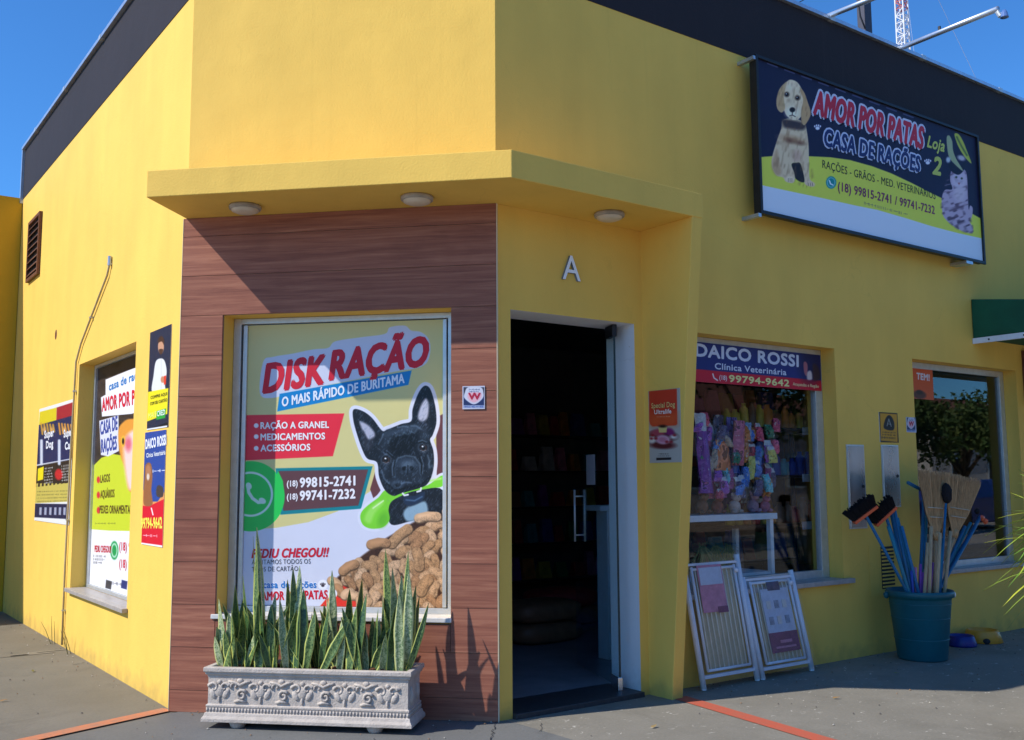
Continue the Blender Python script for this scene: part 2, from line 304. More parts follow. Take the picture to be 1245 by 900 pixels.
# ---------------------------------------------------------------- printed artwork painted in numpy
def crs(pts, n=5):
    P = [np.array(p, float) for p in pts]; N = len(P); o = []
    for i in range(N):
        a, b, c, d = P[i-1], P[i], P[(i+1) % N], P[(i+2) % N]
        for k in range(n):
            t = k/n; o.append(.5*((2*b)+(-a+c)*t+(2*a-5*b+4*c-d)*t*t+(-a+3*b-3*c+d)*t**3))
    return np.array(o)
class Art:
    """flat printed sheet on a wall plane; shapes are given in photograph coordinates of that sheet"""
    def __init__(s, P, wo, u0, u1, v0, v1, ppm=600, bgc=(255, 255, 255)):
        s.P, s.wo, s.u0, s.u1, s.v0, s.v1 = P, wo, u0, u1, v0, v1
        s.W = int((u1-u0)*ppm); s.H = int((v1-v0)*ppm)
        U, V = np.meshgrid(u0+(np.arange(s.W)+.5)/s.W*(u1-u0), v0+(np.arange(s.H)+.5)/s.H*(v1-v0))
        X = P.O[None, None]+U[..., None]*P.U+V[..., None]*P.V+wo*P.N
        d = X-CAM; z = d@fw; s.X = IW/2+FPX*(d@rt)/z; s.Y = IH/2-FPX*(d@up)/z
        s.C = np.zeros((s.H, s.W, 3))+np.array(bgc)/255.; s.t = (1, 1, 0, 0)
    @classmethod
    def corners(c, P, wo, pts, ppm=600, bgc=(255, 255, 255)):
        q = [P.hit(x, y, wo) for x, y in pts]   # tl tr br bl
        u0 = (q[0][0]+q[3][0])/2; u1 = (q[1][0]+q[2][0])/2; v1 = (q[0][1]+q[1][1])/2; v0 = (q[2][1]+q[3][1])/2
        return c(P, wo, u0, u1, v0, v1, ppm, bgc)
    def T(s, k=1, ox=0, oy=0): s.t = (k, k, ox, oy); return s
    def tp(s, pts): k, _, ox, oy = s.t; return np.array([(x/k+ox, y/k+oy) for x, y in pts])
    def blend(s, sl, m, col): s.C[sl] = s.C[sl]*(1-m[..., None])+np.array(col)/255.*m[..., None]
    def win(s, x0, x1, y0, y1):
        k = (s.X >= x0) & (s.X <= x1) & (s.Y >= y0) & (s.Y <= y1)
        r = np.where(k.any(1))[0]; c = np.where(k.any(0))[0]
        if len(r) == 0 or len(c) == 0: return None
        return (slice(r[0], r[-1]+1), slice(c[0], c[-1]+1))
    def sdf(s, pts, sl):
        X, Y = s.X[sl], s.Y[sl]; d = np.full(X.shape, 1e9); ins = np.zeros(X.shape, bool)
        n = len(pts)
        for i in range(n):
            ax, ay = pts[i]; bx_, by = pts[(i+1) % n]; ex, ey = bx_-ax, by-ay; wx, wy = X-ax, Y-ay
            t = np.clip((wx*ex+wy*ey)/(ex*ex+ey*ey+1e-12), 0, 1); d = np.minimum(d, (wx-ex*t)**2+(wy-ey*t)**2)
            if ay != by:
                c = ((ay > Y) != (by > Y)) & (X < (bx_-ax)*(Y-ay)/(by-ay)+ax); ins ^= c
        return np.where(ins, -1, 1)*np.sqrt(d)
    def poly(s, pts, col, soft=.5, grow=0, smooth=False, alpha=1, raw=False, tex=None):
        p = np.array(pts, float) if raw else s.tp(pts)
        if smooth: p = crs(p)
        g = abs(grow)+soft+1; sl = s.win(p[:, 0].min()-g, p[:, 0].max()+g, p[:, 1].min()-g, p[:, 1].max()+g)
        if sl is None: return
        m = np.clip(.5-(s.sdf(p, sl)-grow)/(2*soft), 0, 1)*alpha
        if tex is not None: m = m*tex[sl]
        s.blend(sl, m, col)
    def ell(s, cx, cy, rx, ry, col, ang=0, soft=.5, alpha=1, raw=False, tex=None):
        k, _, ox, oy = s.t
        if not raw: cx, cy, rx, ry = cx/k+ox, cy/k+oy, rx/k, ry/k
        g = max(rx, ry)+soft*2+1; sl = s.win(cx-g, cx+g, cy-g, cy+g)
        if sl is None: return
        a = math.radians(ang); X = s.X[sl]-cx; Y = s.Y[sl]-cy; x = X*math.cos(a)+Y*math.sin(a); y = -X*math.sin(a)+Y*math.cos(a)
        r = np.sqrt((x/rx)**2+(y/ry)**2); d = (r-1)*min(rx, ry); m = np.clip(.5-d/(2*soft), 0, 1)*alpha
        if tex is not None: m = m*tex[sl]
        s.blend(sl, m, col)
    def line(s, pts, wd, col, soft=.4, alpha=1, smooth=False):
        p = s.tp(pts); g = wd+soft+1; sl = s.win(p[:, 0].min()-g, p[:, 0].max()+g, p[:, 1].min()-g, p[:, 1].max()+g)
        if sl is None: return
        X, Y = s.X[sl], s.Y[sl]; d = np.full(X.shape, 1e9)
        for (ax, ay), (bx_, by) in zip(p[:-1], p[1:]):
            ex, ey = bx_-ax, by-ay; t = np.clip(((X-ax)*ex+(Y-ay)*ey)/(ex*ex+ey*ey+1e-12), 0, 1)
            d = np.minimum(d, (X-ax-ex*t)**2+(Y-ay-ey*t)**2)
        s.blend(sl, np.clip(.5-(np.sqrt(d)-wd/2)/(2*soft), 0, 1)*alpha, col)
    def noise(s, scale, seed=0, sy=1.0, ang=0):
        """value noise with cell size in photograph units"""
        rs = np.random.RandomState(seed); G = rs.rand(64, 64); a = math.radians(ang)
        x = (s.X*math.cos(a)+s.Y*math.sin(a))/scale; y = (-s.X*math.sin(a)+s.Y*math.cos(a))/(scale*sy)
        xi = np.floor(x).astype(int); yi = np.floor(y).astype(int); fx = x-xi; fy = y-yi; fx = fx*fx*(3-2*fx); fy = fy*fy*(3-2*fy)
        g = lambda i, j: G[j % 64, i % 64]
        return (g(xi, yi)*(1-fx)+g(xi+1, yi)*fx)*(1-fy)+(g(xi, yi+1)*(1-fx)+g(xi+1, yi+1)*fx)*fy
    def greek(s, x0, x1, y, h, col, slope=0, alpha=.8, seed=1):
        """a line of print too small to read"""
        rs = random.Random(seed); x = x0
        while x < x1:
            wd = rs.uniform(.5, 1.1)*h
            s.line([(x, y+(x-x0)*slope-h/2), (x, y+(x-x0)*slope+h/2)] if rs.random() < .6 else [(x, y+(x-x0)*slope), (min(x+wd, x1), y+(x-x0)*slope)], h*.28, col, .3, alpha)
            x += wd*.8+(h*.7 if rs.random() < .15 else 0)
    def finish(s, name, parent=None, rough=.45, thick=.002, edge=None):
        im = bpy.data.images.new(name+'_print', s.W, s.H); px = np.ones((s.H, s.W, 4), np.float32); px[..., :3] = np.clip(s.C, 0, 1)
        im.pixels.foreach_set(px.ravel()); im.update(); im.pack()
        m = bpy.data.materials.new(name+'_print'); m.use_nodes = True; t = m.node_tree; b = t.nodes['Principled BSDF']
        ti = t.nodes.new('ShaderNodeTexImage'); ti.image = im; ti.extension = 'EXTEND'; t.links.new(ti.outputs[0], b.inputs['Base Color']); b.inputs['Roughness'].default_value = rough
        b.inputs['Specular IOR Level'].default_value = .35
        n = t.nodes.new('ShaderNodeTexNoise'); n.inputs['Scale'].default_value = 7; tc = t.nodes.new('ShaderNodeTexCoord'); t.links.new(tc.outputs['Object'], n.inputs[0])
        bp = t.nodes.new('ShaderNodeBump'); bp.inputs['Strength'].default_value = .25; bp.inputs['Distance'].default_value = .01; t.links.new(n.outputs['Fac'], bp.inputs['Height']); t.links.new(bp.outputs[0], b.inputs['Normal'])
        mb = MB(); P = s.P; w1 = s.wo; w0 = s.wo-thick
        mb.quad(P.p(s.u0, s.v0, w1), P.p(s.u1, s.v0, w1), P.p(s.u1, s.v1, w1), P.p(s.u0, s.v1, w1), 0, [(0, 0), (1, 0), (1, 1), (0, 1)])
        for a_, b_ in (((s.u0, s.v0), (s.u1, s.v0)), ((s.u1, s.v0), (s.u1, s.v1)), ((s.u1, s.v1), (s.u0, s.v1)), ((s.u0, s.v1), (s.u0, s.v0))):
            mb.quad(P.p(*b_, w1), P.p(*a_, w1), P.p(*a_, w0), P.p(*b_, w0), 1, [(0, 0)]*4)
        return mb.build(name, [m, edge or M['white']], parent)

_inkc = {}
def ink(col):
    if col not in _inkc:
        lin = tuple(((c/255+.055)/1.055)**2.4 if c > 10 else c/255/12.92 for c in col)
        _inkc[col] = mat('print_ink', lin, .5)
    return _inkc[col]
_tc = {}
def text_mesh(s, bold=0.0):
    if s in _tc: return _tc[s]
    cu = bpy.data.curves.new('t', 'FONT'); cu.body = s; cu.size = 1; cu.resolution_u = 3; cu.fill_mode = 'FRONT'; cu.space_character = 1.06
    o = bpy.data.objects.new('t', cu); COL.objects.link(o); dg = bpy.context.evaluated_depsgraph_get(); dg.update()
    me = bpy.data.meshes.new_from_object(o.evaluated_get(dg)); bpy.data.objects.remove(o); bpy.data.curves.remove(cu)
    V = np.array([v.co[:] for v in me.vertices]); F = [list(p.vertices) for p in me.polygons]; bpy.data.meshes.remove(me)
    _tc[s] = (V, F); return V, F
CAP = text_mesh('H')[0][:, 1].max()
def text(P, wo, s, a, b, cap, col, parent, bold=.02, outline=None, oc=(255, 255, 255), ital=0, name='lettering'):
    """printed line; a, b: the two ends of the baseline in the photograph, cap: capital height there.
    Weight and outline come from copies of the glyphs stepped round a small ring, each a hair behind the next."""
    A = np.array(P.hit(*a, wo)); B = np.array(P.hit(*b, wo)); C = np.array(P.hit(a[0]+(ital*cap), a[1]-cap, wo))
    V, F = text_mesh(s); x0, x1 = V[:, 0].min(), V[:, 0].max(); h = np.linalg.norm(C-A)
    ex = (B-A)/np.linalg.norm(B-A); ey = np.array((-ex[1], ex[0]))
    def ring(r, K, w0, c, nm, base=True):
        mb = MB()
        for k in range(K+1):
            th = 2*math.pi*k/K; off = (ex*math.cos(th)+ey*math.sin(th))*r*h if k < K else 0*ex
            mb.add([P.p(*(A+(B-A)*((x-x0)/(x1-x0))+(C-A)*(y/CAP)+off), w0-.00008*k) for x, y, _ in V], F)
        return mb.build(nm, ink(c), parent)
    if outline: tag(ring(outline+bold*.8, 14, wo-.0012, oc, name+'_outline'), kind='stuff')
    return tag(ring(bold*1.35, 6 if bold > .012 else 0, wo, col, name) if bold > .012 else ring(0, 1, wo, col, name), kind='stuff')

# ================================================================ GROUND
def sheet(name, pts, z, m, kind='structure'):
    mb = MB(); mb.add([(x, y, z) for x, y in pts], [tuple(range(len(pts)))]); return tag(mb.build(name, m), kind=kind)
sheet('ground', [(-400, -400), (400, -400), (400, 400), (-400, 400)], -.16, M['earth'])
sheet('road', [(-60, -13), (70, -13), (70, -6.2), (-60, -6.2)], -.15, M['pale_concrete'])
sheet('side_road', [(-14, -6.2), (-6.5, -6.2), (-6.5, 60), (-14, 60)], -.146, M['pale_concrete'])
mb = MB(); mb.bx(-6.3, 40, -6.0, 30, -.2, -.004); tag(mb.build('sidewalk', M['ground_left']), kind='structure')
mb = MB(); mb.bx(-6.45, 40, -6.15, -6.0, -.2, .0); mb.bx(-6.45, -6.3, -6.0, 30, -.2, .0); tag(mb.build('kerb', mat('kerb_concrete', (.35, .34, .32), .9, noise=.3)), kind='structure')
mb = MB(); mb.bx(-60, 70, -40, -13, -.2, -.03); tag(mb.build('far_sidewalk', M['earth']), kind='structure')
sheet('pavement', [(-1.30, 1.30), (-2.6, .86), (-6.2, -.35), (-6.2, -5.9), (.35, -5.9), (.05, .06), (.01, .06)], .0, M['ground_corner'])
sheet('pavement', [(.05, .06), (.35, -5.9), (39, -5.9), (39, .06)], .0002, M['ground_right'])
sheet('pavement', [(-1.30, 1.36), (-1.3, 8), (-6.2, 8), (-6.2, -.20), (-2.6, 1.0)], .0001, M['ground_left'])
# painted joints
mb = MB(); a = Vector((-1.35, 1.385, .004)); b = Vector((-6.1, -.19, .004)); n = (b-a).cross(Vector((0, 0, 1))).normalized()*.05
K = 30; rr = random.Random(3)
for k in range(K):
    p, q = a.lerp(b, k/K), a.lerp(b, (k+1)/K)
    mb.quad(p-n, q-n, q+n, p+n)
tag(mb.build('painted_joint', M['orange_strip']), 'orange painted joint crossing the sidewalk left of the wood-clad corner', 'floor stripe')
mb = MB(); a = Vector((1.21, -.17, .004)); b = Vector((1.0, -1.9, .004)); n = (b-a).cross(Vector((0, 0, 1))).normalized()*.055
mb.quad(a+n, b+n, b-n, a-n); b2 = b+(b-a)*2; mb.quad(b+n, b2+n, b2-n, b-n)
tag(mb.build('painted_joint', mat('red_joint_paint', (.55, .10, .05), .8, col2=(.42, .12, .07), nscale=14, bump=.2)), 'red-orange painted joint running out from the slanted yellow pier', 'floor stripe')
# cracks
def crack(px, wd, seed, z=.0042):
    rr = random.Random(seed); pts = []
    P = []
    for x, y in px:
        d = fw*FPX+rt*(x-IW/2)-up*(y-IH/2); t = -CAM[2]/d[2]; P.append(Vector(CAM+t*d))
    for a, b in zip(P[:-1], P[1:]):
        for k in range(8): pts.append(a.lerp(b, k/8)+Vector((rr.uniform(-1, 1), rr.uniform(-1, 1), 0))*.008)
    mb = MB()
    for a, b in zip(pts[:-1], pts[1:]):
        n = (b-a).cross(Vector((0, 0, 1))).normalized()*wd*rr.uniform(.4, 1)
        mb.quad(Vector((*(a-n).xy, z)), Vector((*(b-n).xy, z)), Vector((*(b+n).xy, z)), Vector((*(a+n).xy, z)))
    return tag(mb.build('pavement_crack', M['dark']), kind='structure')
crack([(603, 877), (599, 890), (596, 905)], .003, 1); crack([(88, 809), (104, 806)], .005, 2); crack([(658, 880), (657, 892)], .002, 4)
mb = MB()
for x, y in ((40, 796), (20, 797), (60, 792), (8, 799)):
    d = fw*FPX+rt*(x-IW/2)-up*(y-IH/2); P_ = CAM+(-CAM[2]/d[2])*d; mb.add([(P_[0]-.16, P_[1]-.02, .003), (P_[0]+.16, P_[1]-.01, .003), (P_[0]+.14, P_[1]+.03, .003), (P_[0]-.15, P_[1]+.02, .003)], [(0, 1, 2, 3)])
tag(mb.build('pavement_seam', M['ground_right']), kind='structure')

# ================================================================ SHOP BUILDING
ZB, ZT = 4.323, 4.862
shop = empty('shop_building', (0, 0, 0), 'single-storey yellow pet shop on a corner, with black parapet band and wood-clad chamfered front', 'shop building')
def wall(name, P, u0, u1, v0, v1, t, holes, parent, mats, rev=None, wo=0.0):
    us = sorted({u0, u1, *[h[0] for h in holes], *[h[1] for h in holes]}); vs = sorted({v0, v1, *[h[2] for h in holes], *[h[3] for h in holes]})
    mb = MB()
    def inh(u, v): return any(h[0] < u < h[1] and h[2] < v < h[3] for h in holes)
    for i in range(len(us)-1):
        for j in range(len(vs)-1):
            if inh((us[i]+us[i+1])/2, (vs[j]+vs[j+1])/2): continue
            a, b, c, d = us[i], us[i+1], vs[j], vs[j+1]
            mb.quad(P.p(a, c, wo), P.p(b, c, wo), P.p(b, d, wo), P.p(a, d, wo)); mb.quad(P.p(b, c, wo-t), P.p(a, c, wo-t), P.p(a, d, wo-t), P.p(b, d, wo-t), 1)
    for k, h in enumerate(holes):
        mi = (rev or {}).get(k, 0); a, b, c, d = h[:4]
        mb.quad(P.p(a, c, wo), P.p(a, d, wo), P.p(a, d, wo-t), P.p(a, c, wo-t), mi); mb.quad(P.p(b, d, wo), P.p(b, c, wo), P.p(b, c, wo-t), P.p(b, d, wo-t), mi)
        mb.quad(P.p(a, d, wo), P.p(b, d, wo), P.p(b, d, wo-t), P.p(a, d, wo-t), mi); mb.quad(P.p(b, c, wo), P.p(a, c, wo), P.p(a, c, wo-t), P.p(b, c, wo-t), mi)
    for a, b, c, d in ((u0, u0, v0, v1), (u1, u1, v1, v0)): mb.quad(P.p(a, c, wo), P.p(a, d, wo), P.p(a, d, wo-t), P.p(a, c, wo-t))
    mb.quad(P.p(u0, v1, wo), P.p(u1, v1, wo), P.p(u1, v1, wo-t), P.p(u0, v1, wo-t)); 
    return mb.build(name, mats, parent)
DOOR = (.10, 1.06, .0, 2.278); W1 = (1.5, 3.09, .575, 2.27); W2 = (4.10, 5.72, .56, 2.262)
FW_ = (.255, 1.636, .545, 2.286); LW = (-3.98, -2.35, .475, 2.256)
mats3 = [M['yellow'], M['int_wall'], M['white_paint']]
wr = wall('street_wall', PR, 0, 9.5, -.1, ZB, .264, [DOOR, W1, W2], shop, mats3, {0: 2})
FU = A0*R2
wf = wall('corner_wall', PF, 0, FU, -.1, ZB, .20, [FW_], shop, mats3)
wl = wall('side_wall', PL, -6.88, -A0, -.1, ZB, .20, [LW], shop, mats3)
# parapet bands (2 mm proud) with metal capping
mb = MB(); mb.box(PR, .005, 9.5, ZB-.004, ZT, -.2, .004); mb.box(PF, .003, FU-.003, ZB-.004, ZT, -.2, .004); mb.box(PL, -6.88, -A0-.005, ZB-.004, ZT, -.2, .004)
band = mb.build('parapet_band', M['black_band'], shop)
mb = MB(); mb.box(PR, -.01, 9.52, ZT, ZT+.03, -.23, .035); mb.box(PF, -.02, FU+.02, ZT+.0005, ZT+.031, -.23, .035); mb.box(PL, -6.92, -A0+.01, ZT+.001, ZT+.032, -.23, .035)
mb.box(PL, -6.93, -6.885, ZB-.05, ZT, -.2, .03)
mb.build('parapet_capping', M['flash'], band)
for P_, us_ in ((PR, [k*1.25+.7 for k in range(7)]), (PL, [-6.2, -4.9, -3.6, -2.3])):
    for u_ in us_: mb = MB(); mb.box(P_, u_-.03, u_+.03, ZT-.004, ZT+.034, -.232, .038); mb.build('capping_joint', M['alu'], band)
mb = MB(); mb.prism([(-1.1, 6.8), (-1.1, 1.45), (.2, .2), (9.4, .2), (9.4, 6.8)], ZB+.1, ZB+.2); mb.build('roof', M['flash'], shop)
mb = MB(); mb.bx(-1.34, 9.5, 6.88, 7.05, -.1, ZT); mb.bx(9.5, 9.7, 0, 7.05, -.1, ZT); mb.build('back_wall', M['yellow'], shop)
# canopy
mb = MB(); c = .48/R2
C1 = (-A0-c, A0-c); C2 = (.46-.48*R2, -.46)
mb.prism([(-A0, A0), C1, C2, (1.22, -.46), (1.22, 0.0), (0, 0)], 2.883, 3.036)
canopy = mb.build('canopy', M['yellow'], shop, bevel=.004)
# slanted pier under the canopy end
mb = MB(); x0, x1 = 1.13, 1.218
mb.hexa([(x0, -.19, -.05), (x1, -.19, -.05), (x1, .05, -.05), (x0, .05, -.05), (x0, -.457, 2.884), (x1, -.457, 2.884), (x1, .05, 2.884), (x0, .05, 2.884)])
mb.build('slanted_pier', M['yellow'], shop, bevel=.004)
# door threshold
mb = MB(); mb.bx(.10, 1.06, -.035, .30, -.05, .03); mb.build('threshold', mat('threshold_stone', (.045, .045, .05), .5, noise=.4, nscale=30), shop, bevel=.004)

# window frames
def window(P, H, depth, fr, pane_m, sill_m, sill, name='window', mullion=None):
    u0, u1, v0, v1 = H; mb = MB(); d0, d1 = -depth-.02, -depth+.025; g = .002
    mb.box(P, u0+g, u0+fr, v0+g, v1-g, d0, d1); mb.box(P, u1-fr, u1-g, v0+g, v1-g, d0, d1)
    mb.box(P, u0+fr, u1-fr, v0+g, v0+fr*.7, d0, d1-.002); mb.box(P, u0+fr, u1-fr, v1-fr*.7, v1-g, d0, d1-.002)
    if mullion: mb.box(P, mullion-.012, mullion+.012, v0+fr*.7, v1-fr*.7, d0+.01, d1-.01)
    f = mb.build(name, M['alu'], shop, bevel=.002)
    mb = MB(); mb.box(P, u0+fr-.005, u1-fr+.005, v0+fr*.7-.005, v1-fr*.7+.005, -depth-.004, -depth+.004); mb.build('pane', pane_m, f)
    if sill:
        a, b, pr, th = sill; mb = MB(); mb.box(P, a, b, v0-th, v0+.004, .001, pr); mb.box(P, u0+g, u1-g, v0-.02, v0+.0035, d1, .001); mb.build('sill', sill_m, f, bevel=.004)
    return f
wR1 = window(PR, W1, .145, .085, M['glass'], M['stone'], (1.3, 3.16, .05, .03))
wR2 = window(PR, W2, .14, .075, M['glass_dark'], M['stone'], (4.05, 5.9, .03, .03))
wF = window(PF, FW_, .155, .05, M['glass'], M['white_stone'], (.232, 1.642, .03, .022))
wL = window(PL, LW, .14, .04, M['glass_dark'], M['stone'], (-4.0, -2.32, .04, .025))
# second stile seen inside the left edge of the corner window
for a_, b_ in ((FW_[0]+.062, FW_[0]+.088), (FW_[1]-.082, FW_[1]-.06)):
    mb = MB(); mb.box(PF, a_, b_, .585, 2.245, -.150, -.135); mb.build('frame_track', M['alu'], wF, bevel=.002)

# wood-look cladding on the corner wall
mb = MB(); WC = (-.012, FU+.006, 0.0, 2.8825)
for a, b, c_, d in ((WC[0], FW_[0], WC[2], WC[3]), (FW_[1], WC[1], WC[2], WC[3]), (FW_[0], FW_[1], WC[2], FW_[2]-.03), (FW_[0], FW_[1], FW_[3], WC[3])): mb.box(PF, a, b, c_, d, .001, .012)
clad = mb.build('wood_cladding', M['plank_joint'], shop)
pm = []
zs = [0, .122]+[.122+.2405*k for k in range(1, 12)]
zs = [z for z in zs if z < 2.86]+[2.883]
def plank(u0, u1, z0, z1):
    if u1-u0 < .01 or z1-z0 < .01: return
    mb = MB(); g = .0016; p = .0195+random.uniform(-.0005, .0005); mb.box(PF, u0+g, u1-g, z0+g, z1-g, .0125, p); mb.build('plank', M['wood'], clad)
for i, (z0, z1) in enumerate(zip(zs[:-1], zs[1:])):
    cuts = [WC[0], WC[1]]
    for a, b in zip(cuts[:-1], cuts[1:]):
        y0, y1 = FW_[2]-.032, FW_[3]
        if z1 <= y0 or z0 >= y1: plank(a, b, z0, z1); continue
        for s0, s1 in ((a, min(b, FW_[0])), (max(a, FW_[1]), b)):
            if s1 > s0: plank(s0, s1, z0, z1)
        if z0 < y0: plank(max(a, FW_[0]), min(b, FW_[1]), z0, y0)
        if z1 > y1: plank(max(a, FW_[0]), min(b, FW_[1]), y1, z1)
for a_, b_, w_ in ((FU+.0062, FU+.010, -.01), (WC[0]-.003, WC[0]-.0002, .002)):
    mb = MB(); mb.box(PF, a_, b_, 0, 2.882, w_, .021); mb.build('corner_trim', M['trim'], clad)

# glass door, swung in past the jamb
th = math.radians(68); DX, DY = math.cos(th), math.sin(th)
PD = Plane((.965, .082, 0), (DX, DY, 0), (-DY, DX, 0)); PD.N = np.array((-DY, DX, 0))
door = empty('glass_door', (.965, .082, .03)); door.parent = shop
mb = MB(); mb.box(PD, 0, .86, .045, 2.255, -.005, .005); mb.build('pane', M['glass_door'], door)
mb = MB(); mb.box(PD, -.003, .0, .045, 2.255, -.006, .006); mb.build('pane_edge', mat('glass_edge', (.01, .03, .03), .3), door)
for z0, z1, nm in ((2.20, 2.277, 'pivot_hinge'), (.03, .11, 'pivot_hinge')):
    mb = MB(); mb.box(PD, -.01, .13, z0, z1, -.016, .016); mb.build(nm, M['chrome'] if z0 < 1 else M['darkmetal'], door, bevel=.004)
mb = MB()
for s in (-1, 1):
    mb.tube([PD.p(.76, .88, s*.036), PD.p(.76, 1.235, s*.036)], .0075, 10)
for z in (.925, 1.19): mb.tube([PD.p(.76, z, -.036), PD.p(.76, z, .036)], .005, 8)
mb.build('door_handle', mat('satin_steel', (.85, .83, .80), .45, .4), door, smooth=True)
mb = MB(); q = PD
mb.box(q, .40, .58, 1.27, 1.47, .0055, .0065)
pn = mb.build('paper_notice', mat('printer_paper', (.62, .60, .66), .8), None); tag(pn, 'white paper notice taped to the glass door above the handle', 'notice')

# --------------------------------------------------------------- interior
inn = tag(empty('shop_interior', (3, 3, 0)), kind='structure')
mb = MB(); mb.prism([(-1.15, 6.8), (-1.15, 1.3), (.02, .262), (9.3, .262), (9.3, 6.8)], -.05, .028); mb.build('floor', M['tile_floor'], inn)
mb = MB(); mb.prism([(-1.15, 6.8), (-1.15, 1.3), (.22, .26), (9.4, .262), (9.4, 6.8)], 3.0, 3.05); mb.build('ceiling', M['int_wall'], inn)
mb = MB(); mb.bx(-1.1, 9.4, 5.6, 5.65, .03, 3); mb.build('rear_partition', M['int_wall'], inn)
# mosaic of floor tiles is too dark to read; a pale door-side counter stands just inside
mb = MB(); mb.bx(1.60, 1.95, .9, 1.02, .03, 1.08); mb.bx(1.52, 1.97, .88, 1.04, 1.08, 1.12)
cab = mb.build('cabinet', M['white'], None, bevel=.004, loc=(1.7, 1.05, .03)); tag(cab, 'narrow white cabinet just inside the doorway behind the open glass door', 'cabinet')
print('shell built')

# shelving racks inside
def rack(name, x0, x1, y0, y1, z, label, cols, rot=None, seed=1, levels=5, parent=None):
    e = empty(name, ((x0+x1)/2, (y0+y1)/2, .03), label, 'shelf unit')
    for x in (x0, x1-.03):
        for y in (y0, y1-.03): mb = MB(); mb.bx(x, x+.03, y, y+.03, .03, z); mb.build('post', M['darkmetal'], e)
    for k in range(levels):
        zz = .12+k*(z-.3)/(levels-1); mb = MB(); mb.bx(x0-.002, x1+.002, y0-.002, y1+.002, zz, zz+.02); mb.build('shelf', M['darkmetal'], e)
        yield_ = (zz+.021)
        rr = random.Random(seed*10+k); x = x0+.05; rows.append((yield_, x0, x1, y0, y1, rr, cols))
    return e
rows = []
CB = [mat('pack_'+n, c_, .5, noise=.3, nscale=12) for n, c_ in (('red', (.45, .04, .04)), ('blue', (.04, .08, .4)), ('yellow', (.6, .45, .06)), ('green', (.05, .25, .08)), ('white', (.6, .6, .62)), ('purple', (.25, .06, .35)), ('orange', (.7, .25, .05)), ('brown', (.25, .13, .07)), ('pink', (.75, .25, .4)), ('teal', (.05, .35, .4)))]
rack('shelf_unit', 3.0, 5.9, 4.9, 5.3, 2.0, 'dark shelf unit stocked with packets at the back of the shop', [])
rack('shelf_unit', 2.6, 4.6, 1.6, 2.0, 2.0, 'dark shelf unit of coloured packets behind the hanging toys in the display window', [])
nb = 0
PN = ['red', 'blue', 'yellow', 'green', 'white', 'purple', 'orange', 'brown', 'pink', 'teal']; LV = ['lowest', 'second', 'middle', 'fourth', 'top']
for ri, (zz, x0, x1, y0, y1, rr, _) in enumerate(rows):
    x = x0+.06
    while x < x1-.18:
        wd = rr.uniform(.12, .2); h = rr.uniform(.16, .3)
        mb = MB(); b_, t_ = .03, .012
        mb.hexa([(x, y0+.06, zz), (x+wd, y0+.06, zz), (x+wd, y0+.06+b_*4, zz), (x, y0+.06+b_*4, zz), (x+.01, y0+.1, zz+h), (x+wd-.01, y0+.1, zz+h), (x+wd-.01, y0+.14, zz+h), (x+.01, y0+.14, zz+h)])
        ci = rr.randrange(10); o = mb.build('food_packet', CB[ci], None, bevel=.006, loc=(x+wd/2, y0+.1, zz)); tag(o, PN[ci]+' pet food packet on the '+LV[ri % 5]+' shelf of the rack '+('seen through the doorway' if ri < 5 else 'behind the first display window'), 'packet', 'pet food packets on the inner shelves'); x += wd+rr.uniform(.02, .1)
# feed sacks on the floor by the door
for k, (x, y, z, rz) in enumerate(((1.75, 1.9, .03, .1), (1.75, 1.9, .19, -.1), (2.5, 2.5, .03, .3), (2.42, 2.48, .19, .2), (1.55, 2.6, .03, 0))):
    mb = MB(); mb.ball((0, 0, 0), .33, .22, .1, n=20, m=10)
    for i, v in enumerate(mb.v):
        x_, y_, z_ = v; f = lambda a, p: math.copysign(abs(a)**p, a)
        mb.v[i] = (f(x_/.33, .5)*.33+x, f(y_/.22, .5)*.22+y, math.copysign(abs(z_/.1)**.6, z_)*.085*(1-.25*(x_/.33)**4)+z+.08)
    o = mb.build('feed_sack', [CB[7], CB[7], CB[7], CB[0], CB[1]][k], None, smooth=True, loc=(x, y, z))
    tag(o, ['pet food sack at the bottom of the left pair inside the doorway', 'pet food sack on top of the left pair inside the doorway', 'pet food sack at the bottom of the right pair inside the doorway', 'pet food sack on top of the right pair inside the doorway', 'single pet food sack leftmost on the shop floor'][k], 'sack', 'feed sacks')

# ================================================================ THINGS ON THE BUILDING
# neighbour's wall closing the side yard
mb = MB(); mb.bx(-9, -1.345, 6.9, 7.1, -.1, 4.33); nw = mb.build('boundary_wall', paint_wall('neighbour_yellow', (.62, .36, .02), .2), None, loc=(-5, 7, -.1))
tag(nw, 'deep yellow wall standing across the far left end of the side wall', 'wall')
